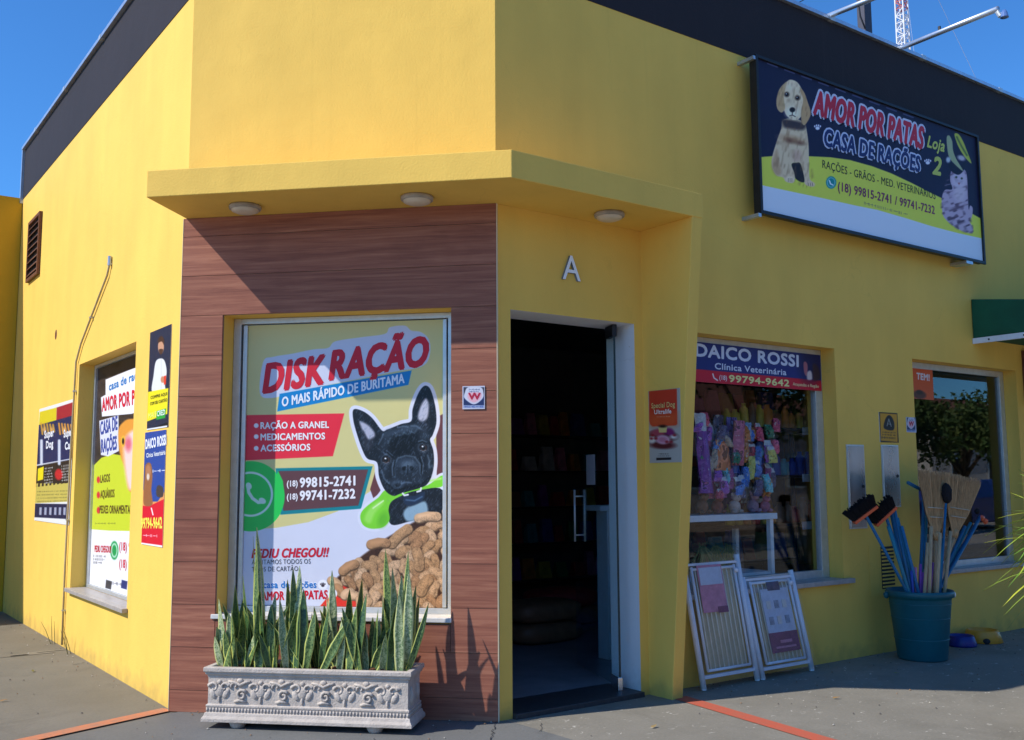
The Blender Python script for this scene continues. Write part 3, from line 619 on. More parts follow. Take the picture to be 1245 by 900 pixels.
# louvre vent high on the side wall
a, b = PL.hit(34, 348), PL.hit(53, 261)
V0, V1, U0, U1 = 3.32, 3.94, -6.36, -5.79
vent = empty('wall_vent', PL.p((U0+U1)/2, V0), 'dark louvred vent high on the side wall near its far end', 'vent')
mb = MB(); mb.box(PL, U0, U1, V0, V1, .001, .006); mb.build('backing', M['dark'], vent)
for (a_, b_, c_, d_) in ((U0, U0+.035, V0, V1), (U1-.035, U1, V0, V1), (U0+.035, U1-.035, V0, V0+.03), (U0+.035, U1-.035, V1-.03, V1)):
    mb = MB(); mb.box(PL, a_, b_, c_, d_, .006, .03); mb.build('frame_bar', M['brown'], vent)
for k in range(8):
    z = V0+.05+k*.068; mb = MB()
    mb.hexa([PL.p(U0+.036, z, .03), PL.p(U1-.036, z, .03), PL.p(U1-.036, z+.03, .008), PL.p(U0+.036, z+.03, .008), PL.p(U0+.036, z+.008, .03), PL.p(U1-.036, z+.008, .03), PL.p(U1-.036, z+.038, .008), PL.p(U0+.036, z+.038, .008)]); mb.build('slat', M['brown'], vent)
# conduit
q = [PL.hit(136, 320), PL.hit(133, 335), PL.hit(101, 418), PL.hit(95, 440), PL.hit(88, 560), PL.hit(82, 680), PL.hit(78, 784)]
mb = MB(); mb.tube([PL.p(u, v, .016) for u, v in q], .008, 8)
cond = mb.build('conduit', mat('painted_pipe', (.50, .40, .22), .6, noise=.25), None, smooth=True, loc=PL.p(q[-1][0], 0)); tag(cond, 'thin pipe running down the side wall, bent above the narrow window', 'pipe')
for k, (i, t) in enumerate(((0, .1), (1, .6), (3, .3), (4, .6), (5, .6))):
    u = q[i][0]*(1-t)+q[i+1][0]*t; v = q[i][1]*(1-t)+q[i+1][1]*t; mb = MB(); mb.box(PL, u-.018, u+.018, v-.006, v+.006, .001, .026); mb.build('clip', M['flash'], cond)
mb = MB(); mb.tube([PL.p(q[0][0], q[0][1]-.02, .016), PL.p(q[0][0], q[0][1]+.05, .016)], .014, 8); mb.build('end_cap', M['flash'], cond)
# scar of a filled hole
u, v = PL.hit(68, 407); mb = MB(); mb.ball(PL.p(u, v, -.002), .006, .05, .05, n=8, m=5); tag(mb.build('wall_hole', M['brown'], None, loc=PL.p(u, v)), 'small dark hole in the side wall plaster below the vent', 'hole')

# round ceiling lights under the canopy
for i, (x, y, lb) in enumerate(((-1.164, .853, 'leftmost round canopy light above the wood cladding'), (-.447, .128, 'middle round canopy light nearest the canopy corner'), (.673, -.221, 'round canopy light above the doorway'))):
    c_ = (x, y, 2.883); e = empty('ceiling_light', c_, lb, 'ceiling light', 'round lights under the canopy')
    mb = MB(); mb.lathe(c_, [(0, -.001), (.088, -.001), (.092, -.008), (.09, -.022), (.078, -.026)], 32); mb.build('rim', mat('light_rim', (.45, .38, .30), .6, noise=.4), e, smooth=True)
    mb = MB(); mb.lathe(c_, [(.078, -.022), (.075, -.034), (.05, -.044), (.02, -.048), (0, -.049)], 32); mb.build('diffuser', mat('light_diffuser', (.72, .60, .45), .35, noise=.15), e, smooth=True)
# letter A
u, v = PR.hit(693, 341); la = empty('wall_letter', PR.p(u, v), 'raised white letter A on the yellow wall above the doorway', 'letter')
Vx, Fx = text_mesh('A', .012); Vx[:, 0] -= (Vx[:, 0].min()+Vx[:, 0].max())/2; h_ = .155/.73; CAPH = Vx[:, 1].max()
mb = MB(); s_ = .15/CAPH; v0_ = 2.497
n_ = len(Vx); vs = [PR.p(u+x*s_*.95, v0_+y*s_, .018) for x, y, _ in Vx]; mb.add(vs, Fx)
# side walls of the letter from its boundary edges
from collections import Counter
ec = Counter()
for f in Fx:
    for i in range(len(f)): ec[tuple(sorted((f[i], f[(i+1) % len(f)])))] += 1
vb = [PR.p(u+x*s_*.95, v0_+y*s_, .001) for x, y, _ in Vx]
for (i, j), n in ec.items():
    if n == 1: mb.add([vs[i], vs[j], vb[j], vb[i]], [(0, 1, 2, 3)], 1)
mb.build('letter_body', [mat('letter_face', (.90, .93, .96), .4), mat('letter_side', (.18, .22, .28), .5)], la)

# ---------------------------------------------------------------- main sign box
SG = (2.135, 5.035, 3.135, 4.262)
sign = empty('shop_sign', PR.p((SG[0]+SG[1])/2, SG[2], .1), 'large framed AMOR POR PATAS sign with puppy and cat, high on the street wall', 'sign')
mb = MB(); mb.box(PR, SG[0], SG[1], SG[2], SG[3], .085, .135); mb.build('sign_box', M['darkmetal'], sign, bevel=.003)
for (a_, b_, c_, d_) in ((SG[0]-.006, SG[0]+.018, SG[2]-.01, SG[3]+.01), (SG[1]-.018, SG[1]+.006, SG[2]-.01, SG[3]+.01), (SG[0]+.018, SG[1]-.018, SG[2]-.01, SG[2]+.016), (SG[0]+.018, SG[1]-.018, SG[3]-.012, SG[3]+.01)):
    mb = MB(); mb.box(PR, a_, b_, c_, d_, .1352, .154); mb.build('frame_bar', M['darkmetal'], sign, bevel=.002)
for u_ in (SG[0]-.03, SG[1]-.3):
    for v_ in (SG[2]-.035, SG[3]-.03):
        if u_ > 3 and v_ > 4: continue
        mb = MB(); mb.box(PR, u_, u_+.03 if u_ < 3 else u_+.10, v_, v_+.025, .001, .15); mb.build('bracket', M['flash'], sign)
ar = Art(PR, .137, SG[0]+.018, SG[1]-.018, SG[2]+.016, SG[3]-.012, 420, (20, 20, 48))
gd = np.clip(ar.noise(30, 3)*.5, 0, 1); ar.C += (gd*.03)[..., None]*np.array([.6, .6, 1.5])
ar.T(3, 900, 50)
ar.poly([(40, 428), (88, 422), (170, 416), (250, 420), (330, 424), (400, 434), (480, 456), (550, 482), (620, 515), (700, 556), (760, 585), (820, 615), (900, 660), (900, 900), (40, 900)], (200, 206, 74))
ar.poly([(40, 515), (88, 528), (200, 552), (300, 573), (420, 600), (500, 616), (600, 645), (700, 676), (800, 702), (900, 724), (900, 900), (40, 900)], (196, 208, 232))
for k in range(9): ar.line([(100+k*62, 82+k*23), (135+k*62, 95+k*23)], 1.6, (120, 130, 170), .5, .5)
# puppy
T = ar.T(5, 920, 70); n1 = ar.noise(2.2, 5, 3, 10); n2 = ar.noise(7, 6)
fur, fur2, drk = (208, 186, 150), (168, 130, 92), (70, 48, 36)
ar.poly([(160, 380), (150, 430), (125, 500), (95, 600), (92, 660), (118, 715), (160, 730), (178, 755), (225, 760), (232, 700), (212, 650), (240, 640), (268, 650), (285, 740), (300, 775), (345, 785), (350, 765), (322, 735), (318, 640), (316, 540), (305, 450), (290, 400), (230, 370)], fur, smooth=True)
ar.poly([(212, 650), (240, 640), (268, 650), (290, 755), (240, 740), (228, 700)], (30, 26, 30), smooth=True)
ar.poly([(118, 715), (92, 660), (120, 560), (135, 620), (150, 700)], fur2, smooth=True, soft=2, alpha=.6)
ar.poly([(160, 375), (290, 400), (282, 440), (200, 432), (165, 420)], (62, 50, 50), smooth=True, soft=2)
ar.ell(215, 500, 70, 22, fur2, 12, 3, .8); ar.ell(200, 505, 22, 12, (90, 55, 40), 20, 2, .8); ar.ell(262, 520, 24, 10, (96, 60, 44), 10, 2, .8)
ar.ell(245, 600, 26, 34, (188, 150, 130), 0, 3, .7)
ar.poly([(150, 190), (185, 145), (210, 135), (245, 150), (272, 190), (290, 260), (285, 330), (255, 375), (215, 378), (180, 350), (160, 300), (148, 250)], (216, 196, 160), smooth=True)
ar.poly([(160, 165), (135, 200), (120, 260), (125, 310), (150, 335), (172, 310), (165, 250), (172, 200), (185, 150)], (186, 156, 112), smooth=True)
ar.poly([(262, 180), (290, 215), (310, 270), (328, 330), (320, 370), (290, 412), (272, 385), (272, 320), (282, 260), (270, 215)], (182, 148, 104), smooth=True)
ar.ell(215, 175, 32, 24, (232, 216, 184), 0, 3, .7); ar.ell(215, 335, 40, 34, (232, 220, 194), 0, 3, .8)
for x, y in ((183, 225), (248, 246)): ar.ell(x, y, 15, 15, (60, 42, 34), 0, 1.2); ar.ell(x, y, 9, 10, (14, 10, 12), 0, .5); ar.ell(x-3, y-4, 3, 3, (220, 220, 220), 0, .3)
ar.ell(217, 318, 17, 15, (18, 14, 16), 0, .7); ar.line([(217, 333), (216, 350), (235, 360)], .8, (40, 28, 26), .5); ar.line([(216, 350), (200, 355)], .8, (40, 28, 26), .5)
ar.poly([(160, 370), (92, 640), (230, 760), (345, 780), (316, 540), (290, 400), (328, 330), (262, 160), (150, 150), (120, 290)], (120, 84, 54), smooth=True, soft=1.5, alpha=.45, tex=np.clip(n1*1.8-.9, 0, 1))
ar.ell(200, 740, 24, 18, (224, 206, 176), 0, 1.2, .8); ar.ell(325, 768, 28, 14, (214, 190, 160), 10, 1.2, .8)
for x in (192, 203, 214): ar.line([(x, 735), (x, 755)], .6, (90, 60, 44), .3, .8)
for x in (312, 325, 337): ar.line([(x, 762), (x+4, 780)], .6, (90, 60, 44), .3, .8)
# cat and parrot
ar.T(4.5, 1060, 130); n3 = ar.noise(2.4, 9, 2, 70)
ar.poly([(438, 345), (428, 400), (440, 450), (400, 455), (383, 500), (385, 570), (400, 612), (450, 655), (500, 682), (548, 690), (552, 660), (535, 625), (548, 600), (552, 555), (538, 540), (530, 560), (525, 480), (522, 400), (512, 350), (475, 335)], (176, 158, 176), smooth=True)
ar.poly([(438, 345), (383, 500), (400, 612), (548, 690), (530, 560), (512, 350)], (86, 66, 86), smooth=True, soft=1.5, alpha=.9, tex=np.clip(n3*2.4-1.1, 0, 1))
ar.ell(482, 470, 32, 50, (198, 182, 192), 0, 2.5, .8); ar.ell(478, 400, 40, 44, (196, 182, 196), 0, 1.5, .7)
for x, y in ((462, 385), (492, 392)): ar.ell(x, y, 6, 6, (60, 70, 60), 0, .5)
ar.poly([(470, 415), (484, 415), (477, 428)], (150, 90, 100)); ar.line([(440, 420), (400, 430)], .5, (220, 215, 220), .3, .5)
ar.poly([(405, 612), (450, 600), (545, 655), (540, 692), (470, 670)], (70, 56, 74), smooth=True, soft=1.5, alpha=.6, tex=np.clip(n3*2-.6, 0, 1))
ar.poly([(420, 300), (430, 345), (470, 372), (500, 350), (515, 300), (480, 320)], (16, 18, 40), smooth=True)
ar.poly([(410, 165), (425, 158), (440, 190), (445, 240), (462, 285), (500, 350), (470, 330), (425, 280), (412, 220)], (150, 160, 120), smooth=True)
ar.poly([(452, 150), (475, 150), (500, 190), (520, 240), (545, 310), (505, 270), (470, 210)], (170, 176, 66), smooth=True)
ar.line([(465, 165), (490, 215), (520, 265)], 2, (60, 86, 50), .8, .8); ar.ell(418, 290, 12, 16, (170, 180, 190), 0, 1); ar.ell(490, 280, 22, 14, (176, 170, 178), 20, 1.2)
# paws, phone badge
ar.T()
for cx, cy in ((994, 154.5), (1128, 196.5)):
    ar.ell(cx, cy+1.5, 2.6, 2.1, (205, 210, 235))
    for k in (-1, -.35, .35, 1): ar.ell(cx+k*3.4, cy-2.4+abs(k)*1.6, .9, 1.3, (205, 210, 235), 0, .4)
ar.ell(1010.5, 222, 6.3, 7.6, (20, 128, 130)); ar.ell(1010.5, 222, 4.9, 6, (160, 200, 205)); ar.ell(1010.5, 222, 4.2, 5.3, (20, 128, 130)); ar.line([(1008.4, 219.6), (1009.8, 223.6), (1012.6, 225)], 1.5, (215, 230, 230), .3)
ar.greek(1051, 1104, 247, 2.6, (110, 110, 90), .27, .7, 4)
ar.C = np.clip(ar.C*1.16, 0, 1); ar.finish('sign_face', sign, .6)
W_ = .139
text(PR, W_, 'AMOR POR PATAS', (989.5, 138), (1121.5, 180.5), 27, (200, 24, 52), sign, .045, .12, (212, 218, 240), .12)
text(PR, W_, 'CASA DE RAÇÕES', (1002, 176.5), (1118, 209), 19.5, (24, 30, 96), sign, .04, .13, (205, 212, 240), .08)
text(PR, W_, 'RAÇÕES - GRÃOS - MED. VETERINÁRIOS', (1000, 204), (1137.5, 242.5), 9.5, (14, 16, 18), sign, .008)
text(PR, W_, '(18) 99815-2741 / 99741-7232', (1019, 231.5), (1136.5, 260.5), 10.5, (128, 22, 88), sign, .02)
text(PR, W_, 'Loja', (1127.3, 178.5), (1147.8, 184.5), 13, (200, 208, 90), sign, .03, None, 0, .2)
text(PR, W_, '2', (1134, 211), (1143.2, 213), 20, (200, 208, 90), sign, .04, None, 0, .15)

# ---------------------------------------------------------------- corner window banner
bn = empty('window_banner', PF.p(.95, .6, -.15), 'large DISK RAÇÃO window banner with a black bulldog and kibble on the corner window', 'banner')
a_ = PF.hit(303, 390, -.149); b_ = PF.hit(537, 745, -.149)
ar = Art(PF, -.149, FW_[0]+.088, FW_[1]-.082, .582, 2.245, 640, (214, 204, 138))
ar.poly([(280, 650), (300, 644), (335, 642), (375, 635), (410, 622), (440, 604), (470, 585), (560, 560), (560, 780), (280, 780)], (214, 216, 232))
ar.poly([(360, 765), (385, 742), (430, 688), (470, 668), (560, 640), (560, 780), (360, 780)], (226, 58, 46))
ar.poly([(530, 508), (545, 500), (545, 578), (531, 578)], (104, 60, 62)); ar.poly([(450, 595), (460, 560), (466, 640)], (104, 60, 62))
# red box, blue ribbon, maroon phone box
ar.poly([(296, 505), (418.6, 502.8), (404.7, 554.8), (296, 560)], (232, 42, 62))
for y in (517.6, 531, 545.2): ar.ell(311.5, y, 2.9, 2.9, (235, 235, 240))
ar.ell(305, 603.5, 41, 42.5, (40, 200, 84), soft=.6)
ar.ell(304.5, 601, 27.5, 27.5, (210, 236, 222)); ar.ell(304.5, 601, 24.8, 24.8, (40, 200, 84))
ar.line([(301.5, 592), (302.5, 599), (307, 606), (314, 611), (319, 610.5)], 4, (205, 232, 220), .5); ar.ell(302.5, 591, 3.4, 4.4, (205, 232, 220), -25); ar.ell(319, 609, 4.6, 3.4, (205, 232, 220), 30)
ar.poly([(335, 569.5), (453, 567), (439, 618.7), (341, 626)], (16, 128, 140)); ar.poly([(338.5, 572.8), (447.5, 571), (435.6, 614.8), (344.5, 621.2)], (98, 62, 66)); ar.poly([(345.8, 603), (344, 585), (338, 572.5), (330, 600), (340, 622), (345, 612)], (40, 200, 84), smooth=False)
ar.ell(305, 603.5, 41, 42.5, (40, 200, 84), soft=.6); ar.ell(304.5, 601, 27.5, 27.5, (210, 236, 222)); ar.ell(304.5, 601, 24.8, 24.8, (40, 200, 84)); ar.line([(301.5, 592), (302.5, 599), (307, 606), (314, 611), (319, 610.5)], 4, (205, 232, 220), .5); ar.ell(302.5, 591, 3.4, 4.4, (205, 232, 220), -25); ar.ell(319, 609, 4.6, 3.4, (205, 232, 220), 30)
# white cut-out behind the headline
ar.poly([(316, 478), (320, 440), (332, 434), (356, 430), (380, 425), (399, 423), (408, 415), (440, 410), (468, 406), (474, 398), (492, 396), (500, 402), (512, 404), (522, 414), (522, 434), (512, 446), (480, 452), (440, 460), (400, 468), (360, 477), (330, 484)], (206, 210, 228), smooth=True)
ar.poly([(337, 500.5), (340, 479), (500.5, 450.5), (496.5, 468)], (8, 128, 196))
# bulldog
ar.T(5, 400, 460); nf = ar.noise(1.2, 11, 3, 35); nf2 = ar.noise(5, 12)
sil = [(150, 190), (205, 200), (262, 242), (322, 318), (352, 312), (380, 302), (440, 278), (500, 260), (508, 190), (535, 110), (562, 62), (588, 45), (615, 65), (637, 130), (650, 200), (652, 275), (630, 345), (614, 375), (634, 440), (638, 520), (625, 590), (600, 640), (560, 665), (440, 700), (390, 715), (340, 680), (305, 600), (292, 512), (235, 490), (205, 440), (170, 340), (147, 250)]
body = [(355, 735), (440, 690), (560, 670), (690, 680), (690, 830), (600, 840), (490, 870), (380, 890), (352, 800)]
toy = [(190, 850), (200, 810), (240, 770), (300, 725), (345, 680), (420, 700), (520, 660), (600, 650), (690, 590), (690, 655), (620, 668), (500, 690), (440, 715), (380, 750), (362, 800), (368, 860), (330, 905), (260, 915), (210, 895)]
wht = (222, 224, 238)
ar.poly(sil, wht, grow=4.4, smooth=True); ar.poly(toy, wht, grow=3.2, smooth=True)
ar.poly(body, (22, 26, 34), smooth=True)
ar.poly(body, (60, 72, 92), smooth=True, alpha=.7, tex=np.clip(nf*2-1.1, 0, 1))
ar.poly([(470, 790), (520, 770), (585, 750), (600, 820), (560, 850), (480, 870), (452, 830)], (140, 170, 190), smooth=True, soft=1.5)
ar.poly(toy, (124, 214, 52), smooth=True); ar.poly([(215, 860), (240, 800), (300, 750), (330, 760), (280, 820), (250, 880)], (170, 236, 110), smooth=True, soft=2, alpha=.7); ar.line([(610, 625), (680, 610)], 2.5, (186, 240, 130), 1, .8); ar.line([(268, 790), (330, 745)], 1.6, (226, 250, 200), .8, .9)
ar.ell(330, 860, 30, 46, (84, 170, 36), 20, 3, .6)
ar.poly(sil, (20, 24, 32), smooth=True)
ar.poly([(188, 262), (238, 285), (276, 330), (272, 362), (240, 374), (212, 330), (196, 300)], (176, 178, 196), smooth=True, soft=1.5)
ar.poly([(590, 122), (606, 160), (602, 228), (584, 258), (556, 262), (540, 238), (550, 190), (568, 150)], (186, 188, 206), smooth=True, soft=1.5)
ar.poly([(205, 320), (236, 374), (272, 362), (262, 420), (230, 440), (205, 400)], (44, 46, 56), smooth=True, soft=2, alpha=.9)
ar.ell(575, 285, 36, 34, (60, 62, 76), 0, 3, .8, tex=np.clip(nf*2-.5, 0, 1))
for x, y, rx, ry, an, al in ((430, 320, 74, 18, -12, .65), (520, 300, 40, 14, -5, .55), (345, 380, 20, 50, 20, .35), (470, 420, 60, 26, -8, .15), (580, 350, 24, 30, 10, .4), (340, 560, 16, 50, 0, .35), (610, 520, 14, 50, 0, .4), (400, 640, 34, 26, 0, .5), (560, 620, 34, 22, -20, .35)):
    ar.ell(x, y, rx, ry, (84, 104, 126), an, 4, al*.9)
ar.line([(360, 395), (375, 365), (395, 372), (410, 345), (440, 350), (455, 330), (480, 345), (500, 325), (520, 335)], 1.6, (110, 138, 160), 1, .55)
ar.poly([(375, 375), (420, 350), (520, 345), (535, 400), (500, 450), (430, 470), (380, 450)], (6, 8, 12), smooth=True, soft=3, alpha=.85)
ar.ell(470, 560, 84, 82, (54, 68, 86), 0, 3, .8); ar.ell(470, 575, 72, 66, (28, 34, 44), 0, 3, .9)
ar.line([(400, 600), (392, 530), (420, 485), (470, 470), (520, 478), (552, 520), (556, 580)], 1.5, (108, 132, 154), 1, .6)
ar.ell(478, 535, 46, 40, (44, 54, 68), -5, 1.2); ar.ell(478, 522, 40, 20, (92, 112, 132), -5, 2, .6)
for x in (456, 503): ar.ell(x, 548, 11, 14, (4, 5, 8), 20 if x < 470 else -20, .8)
ar.line([(480, 530), (478, 585)], 1, (8, 10, 14), .5); ar.ell(420, 648, 36, 24, (66, 84, 104), -15, 2, .7); ar.ell(415, 650, 20, 10, (14, 16, 22), -15, 1.5)
ar.line([(350, 640), (400, 680), (470, 668), (560, 648), (615, 600)], 1.6, (5, 6, 9), 1, .9)
for x, y in ((347, 495), (573, 422)):
    ar.ell(x, y, 33, 32, (96, 108, 124), 0, 1.6, .55); ar.ell(x, y, 25, 25, (10, 10, 14), 0, .8); ar.ell(x+2, y+2, 19, 19, (66, 44, 36), 0, .8); ar.ell(x, y, 13, 14, (4, 4, 6), 0, .5); ar.ell(x-4, y-7, 6, 5, (230, 236, 244), 0, .5); ar.line([(x-18, y+16), (x, y+23), (x+16, y+16)], .8, (150, 160, 176), .5, .7)
ar.poly(sil, (90, 112, 136), smooth=True, alpha=.5, tex=np.clip(nf*2.4-1.5, 0, 1))
f1, f2, f3 = ar.noise(.7, 51, 4, 20), ar.noise(.7, 52, 4, -25), ar.noise(3, 53)
ar.poly(sil, (150, 172, 196), smooth=True, alpha=.42, tex=np.clip((f1+f2)*1.6-1.9, 0, 1)*np.clip(f3*2-.5, 0, 1)); ar.poly(body, (120, 140, 160), smooth=True, alpha=.35, tex=np.clip((f1+f2)*1.6-1.9, 0, 1))
for pts in ([(350, 440), (365, 455), (385, 470)], [(330, 450), (340, 462), (352, 462)], [(545, 385), (565, 378), (590, 388)], [(300, 400), (318, 370), (330, 340)], [(395, 500), (385, 540), (388, 590)], [(560, 480), (572, 520), (568, 580)], [(600, 470), (610, 500), (608, 540)], [(320, 560), (335, 610), (365, 640)], [(440, 640), (470, 632), (500, 636)], [(420, 300), (450, 292), (480, 296)], [(500, 290), (530, 290), (560, 310)]): ar.line(pts, 1.5, (112, 134, 158), 1, .6)
for pts in ([(355, 450), (372, 466), (390, 482)], [(550, 392), (570, 386), (592, 396)], [(402, 505), (393, 545), (396, 590)], [(553, 485), (565, 522), (560, 580)]): ar.line(pts, 1.3, (2, 3, 5), .8, .9)
ar.poly([(456, 715), (520, 715), (575, 690), (578, 730), (540, 760), (490, 775), (458, 760)], (34, 48, 72), smooth=True, soft=1); ar.line([(470, 740), (520, 745), (565, 720)], 1.8, (80, 110, 146), .8, .8)
ar.line([(448, 700), (458, 712), (480, 708)], 2.2, (226, 230, 236), .5); ar.line([(536, 690), (556, 684), (560, 668)], 2.2, (226, 230, 236), .5)
# kibble heap
rr = random.Random(5); ar.T(); bnd = [(402, 706), (418, 684), (440, 668), (462, 652), (480, 646), (500, 630), (520, 628), (545, 618), (545, 760), (470, 760), (440, 735), (415, 715)]
ar.poly([(408, 704), (440, 676), (470, 654), (505, 634), (545, 622), (545, 760), (462, 745)], (74, 46, 32), smooth=False, soft=1.2)
def kib(x, y, l, wd, an):
    c1 = rr.choice([(206, 164, 124), (192, 148, 106), (216, 176, 138), (182, 136, 96)]); ca, sa = math.cos(math.radians(an)), math.sin(math.radians(an))
    sh = tuple(int(k*.55) for k in c1); hi = tuple(min(255, int(k*1.13)) for k in c1)
    for g, c2, dx, dy, so_ in ((.0, sh, .4, 1.1, .8), (-.5, c1, 0, 0, .6)):
        ar.line([(x-ca*l*.5+dx, y-sa*l*.5+dy), (x+sa*wd*.25+dx, y-ca*wd*.25+dy), (x+ca*l*.5+dx, y+sa*l*.5+dy)], 2*(wd+g), c2, so_)
    ar.line([(x-ca*l*.4-.15*wd, y-sa*l*.4-.3*wd), (x+ca*l*.4-.15*wd, y+sa*l*.4-.3*wd)], wd*.8, hi, 1.6, .75); ar.line([(x-ca*l*.4+.2*wd, y-sa*l*.4+.75*wd), (x+ca*l*.4+.2*wd, y+sa*l*.4+.75*wd)], wd*.3, sh, 1.2, .45)
ks = []
for k in range(2600):
    x, y = rr.uniform(404, 546), rr.uniform(624, 758)
    if y < 706-(x-404)*.62+3 or y > 712+(x-404)*.75: continue
    if all((x-a)**2+(y-b)**2 > 84 for a, b in ks): ks.append((x, y))
for x, y in sorted(ks, key=lambda q: q[1]-rr.random()*8): kib(x, y, rr.uniform(8, 13), rr.uniform(4.6, 6.2), rr.choice([-35, -25, 85, 70, 60, 20, -60])+rr.uniform(-15, 15))
kib(486, 652, 26, 6.5, -42); kib(460, 661, 18, 6, -5); kib(424, 690, 16, 6, -30); kib(520, 629, 22, 6, -5); kib(508, 680, 18, 6.5, 80); kib(516, 712, 16, 7, -60)
km = np.clip((ar.sdf(np.array([(405, 704), (440, 676), (470, 654), (505, 630), (545, 618), (545, 760), (462, 750)]), (slice(None), slice(None)))*-1)/4, 0, 1)
ar.C *= (1-(.22*np.clip(ar.noise(.9, 41)*2-.9, 0, 1)+.12*np.clip(ar.noise(2.6, 42), 0, 1))*km)[..., None]
# paws by the shop name
for cx, cy in ((392.5, 711), (404, 722)):
    ar.ell(cx, cy, 6, 6, (240, 240, 246)); ar.ell(cx, cy+1, 2, 1.8, (60, 50, 60))
    for k in (-1, -.35, .35, 1): ar.ell(cx+k*2.6, cy-2+abs(k)*1.4, .7, 1, (60, 50, 60), 0, .3)
ar.finish('banner_print', bn, .35)
W_ = -.1475
text(PF, W_, 'DISK', (320.5, 477.5), (392, 466), 34, (206, 20, 48), bn, .045, None, 0, .14)
text(PF, W_, 'RAÇÃO', (401, 461.5), (517.5, 443.5), 34, (206, 20, 48), bn, .045, None, 0, .14)
text(PF, W_, 'O MAIS RÁPIDO DE BURITAMA', (343, 494.5), (491.5, 465.5), 11, (232, 238, 248), bn, .03)
for s_, y, x1 in (('RAÇÃO A GRANEL', 521.4, 399.7), ('MEDICAMENTOS', 535.3, 395), ('ACESSÓRIOS', 548.8, 377)): text(PF, W_, s_, (317, y), (x1, y-1.2), 7.6, (240, 236, 238), bn, .035)
for s_, y in (('99815-2741', 592.5), ('99741-7232', 608.4)):
    text(PF, W_, s_, (364.9, y), (431.6, y-2.6), 11, (240, 236, 240), bn, .04); text(PF, W_, '(18)', (349, y-.7), (361.7, y-1.2), 7, (240, 236, 240), bn, .03)
text(PF, W_, 'PEDIU CHEGOU!!', (306, 678.6), (397.8, 676.8), 10.5, (206, 20, 48), bn, .04, None, 0, .2)
text(PF, W_, 'ACEITAMOS TODOS OS', (306, 686.5), (377.6, 685.3), 5.6, (60, 58, 66), bn, .01)
text(PF, W_, 'TIPOS DE CARTÃO', (306, 695.2), (362.4, 694.2), 5.6, (60, 58, 66), bn, .01)
text(PF, W_, 'casa de rações', (320, 715), (384.5, 714.6), 8, (20, 120, 200), bn, .03, .14, (240, 240, 246))
text(PF, W_, 'AMOR POR PATAS', (318, 730), (398, 728), 10, (206, 20, 48), bn, .04, .14, (240, 240, 246))

# ---------------------------------------------------------------- posters and small signs
def lettering_rows(ar, x0, x1, y0, dy, n, h, col, slope, seed=1):
    for k in range(n): ar.greek(x0, x1-(k*7 % 5)*(x1-x0)*.05, y0+k*dy, h, col, slope, .85, seed+k)
# tall poster, man holding a card
e = empty('wall_poster', PL.p(-1.8, 1.65), 'narrow dark poster of a man in a white shirt, above the blue poster', 'poster')
ar = Art.corners(PL, .004, [(183.4, 403), (209, 395), (204, 519), (177.6, 523.5)], 700, (34, 42, 66))
ar.T(3, 0, 380)
ar.poly([(556, 420), (614, 400), (612, 470), (530, 470)], (24, 26, 34))
ar.poly([(568, 180), (585, 168), (600, 176), (608, 215), (602, 262), (600, 285), (555, 290), (560, 230)], (222, 222, 216), smooth=True)
ar.poly([(588, 165), (588, 280)], (170, 170, 168)); ar.ell(587, 125, 11, 24, (196, 146, 116)); ar.poly([(576, 110), (580, 92), (590, 86), (598, 98), (598, 118), (590, 106)], (70, 44, 34), smooth=True); ar.poly([(580, 135), (595, 135), (590, 152), (583, 152)], (80, 52, 42), smooth=True)
ar.ell(594, 245, 8, 12, (196, 130, 100)); ar.poly([(598, 232), (606, 230), (605, 262), (598, 264)], (220, 60, 40))
ar.poly([(540, 290), (614, 276), (610, 370), (536, 398)], (236, 220, 40)); ar.poly([(572, 360), (606, 350), (602, 385), (570, 392)], (40, 160, 60))
ar.poly([(532, 425), (610, 412), (608, 436), (530, 446)], (225, 228, 235))
ar.T(); ar.finish('print', e)
text(PL, .0055, 'COMPRE AQUI', (183, 485.5), (203, 480.5), 3.6, (60, 60, 30), e, .03); text(PL, .0055, 'COM SEU CARTÃO', (182.5, 493), (203, 488), 3.6, (60, 60, 30), e, .03)
text(PL, .0055, 'MAIS', (180.3, 509), (190, 506.5), 6, (240, 250, 120), e, .03); text(PL, .0055, 'CRED', (191, 506.3), (200.5, 504), 6, (235, 245, 235), e, .03)
# lower clinic poster
e = empty('wall_poster', PL.p(-1.8, .92), 'narrow blue and red DAICO ROSSI poster with dog, beside the side window', 'poster')
ar = Art.corners(PL, .004, [(178, 526.5), (203.9, 521.5), (195.6, 666.5), (170.3, 660.3)], 700, (40, 72, 150))
ar.T(3, 0, 380)
ar.poly([(520, 640), (545, 690), (575, 690), (602, 650), (600, 900), (505, 900)], (226, 150, 90), smooth=False); ar.poly([(500, 705), (545, 706), (600, 680), (604, 860), (500, 860)], (214, 24, 50), smooth=False)
ar.poly([(505, 838), (592, 850), (592, 870), (505, 862)], (235, 235, 238))
ar.poly([(540, 548), (552, 556), (556, 600), (552, 650), (556, 700), (526, 702), (524, 650), (528, 590), (530, 560)], (150, 96, 62), smooth=True); ar.ell(541, 580, 9, 24, (176, 120, 84)); ar.ell(540, 600, 5, 12, (216, 200, 184)); ar.poly([(571, 640), (580, 630), (594, 640), (594, 672), (572, 670)], (70, 60, 60), smooth=True)
ar.T(); ar.greek(186, 201, 573, 3, (235, 235, 240), -.08, .9, 3); ar.greek(174, 192, 651, 2.6, (240, 200, 210), .05, .9, 5); ar.line([(184, 618), (186, 626)], 1.4, (240, 235, 235))
ar.finish('print', e)
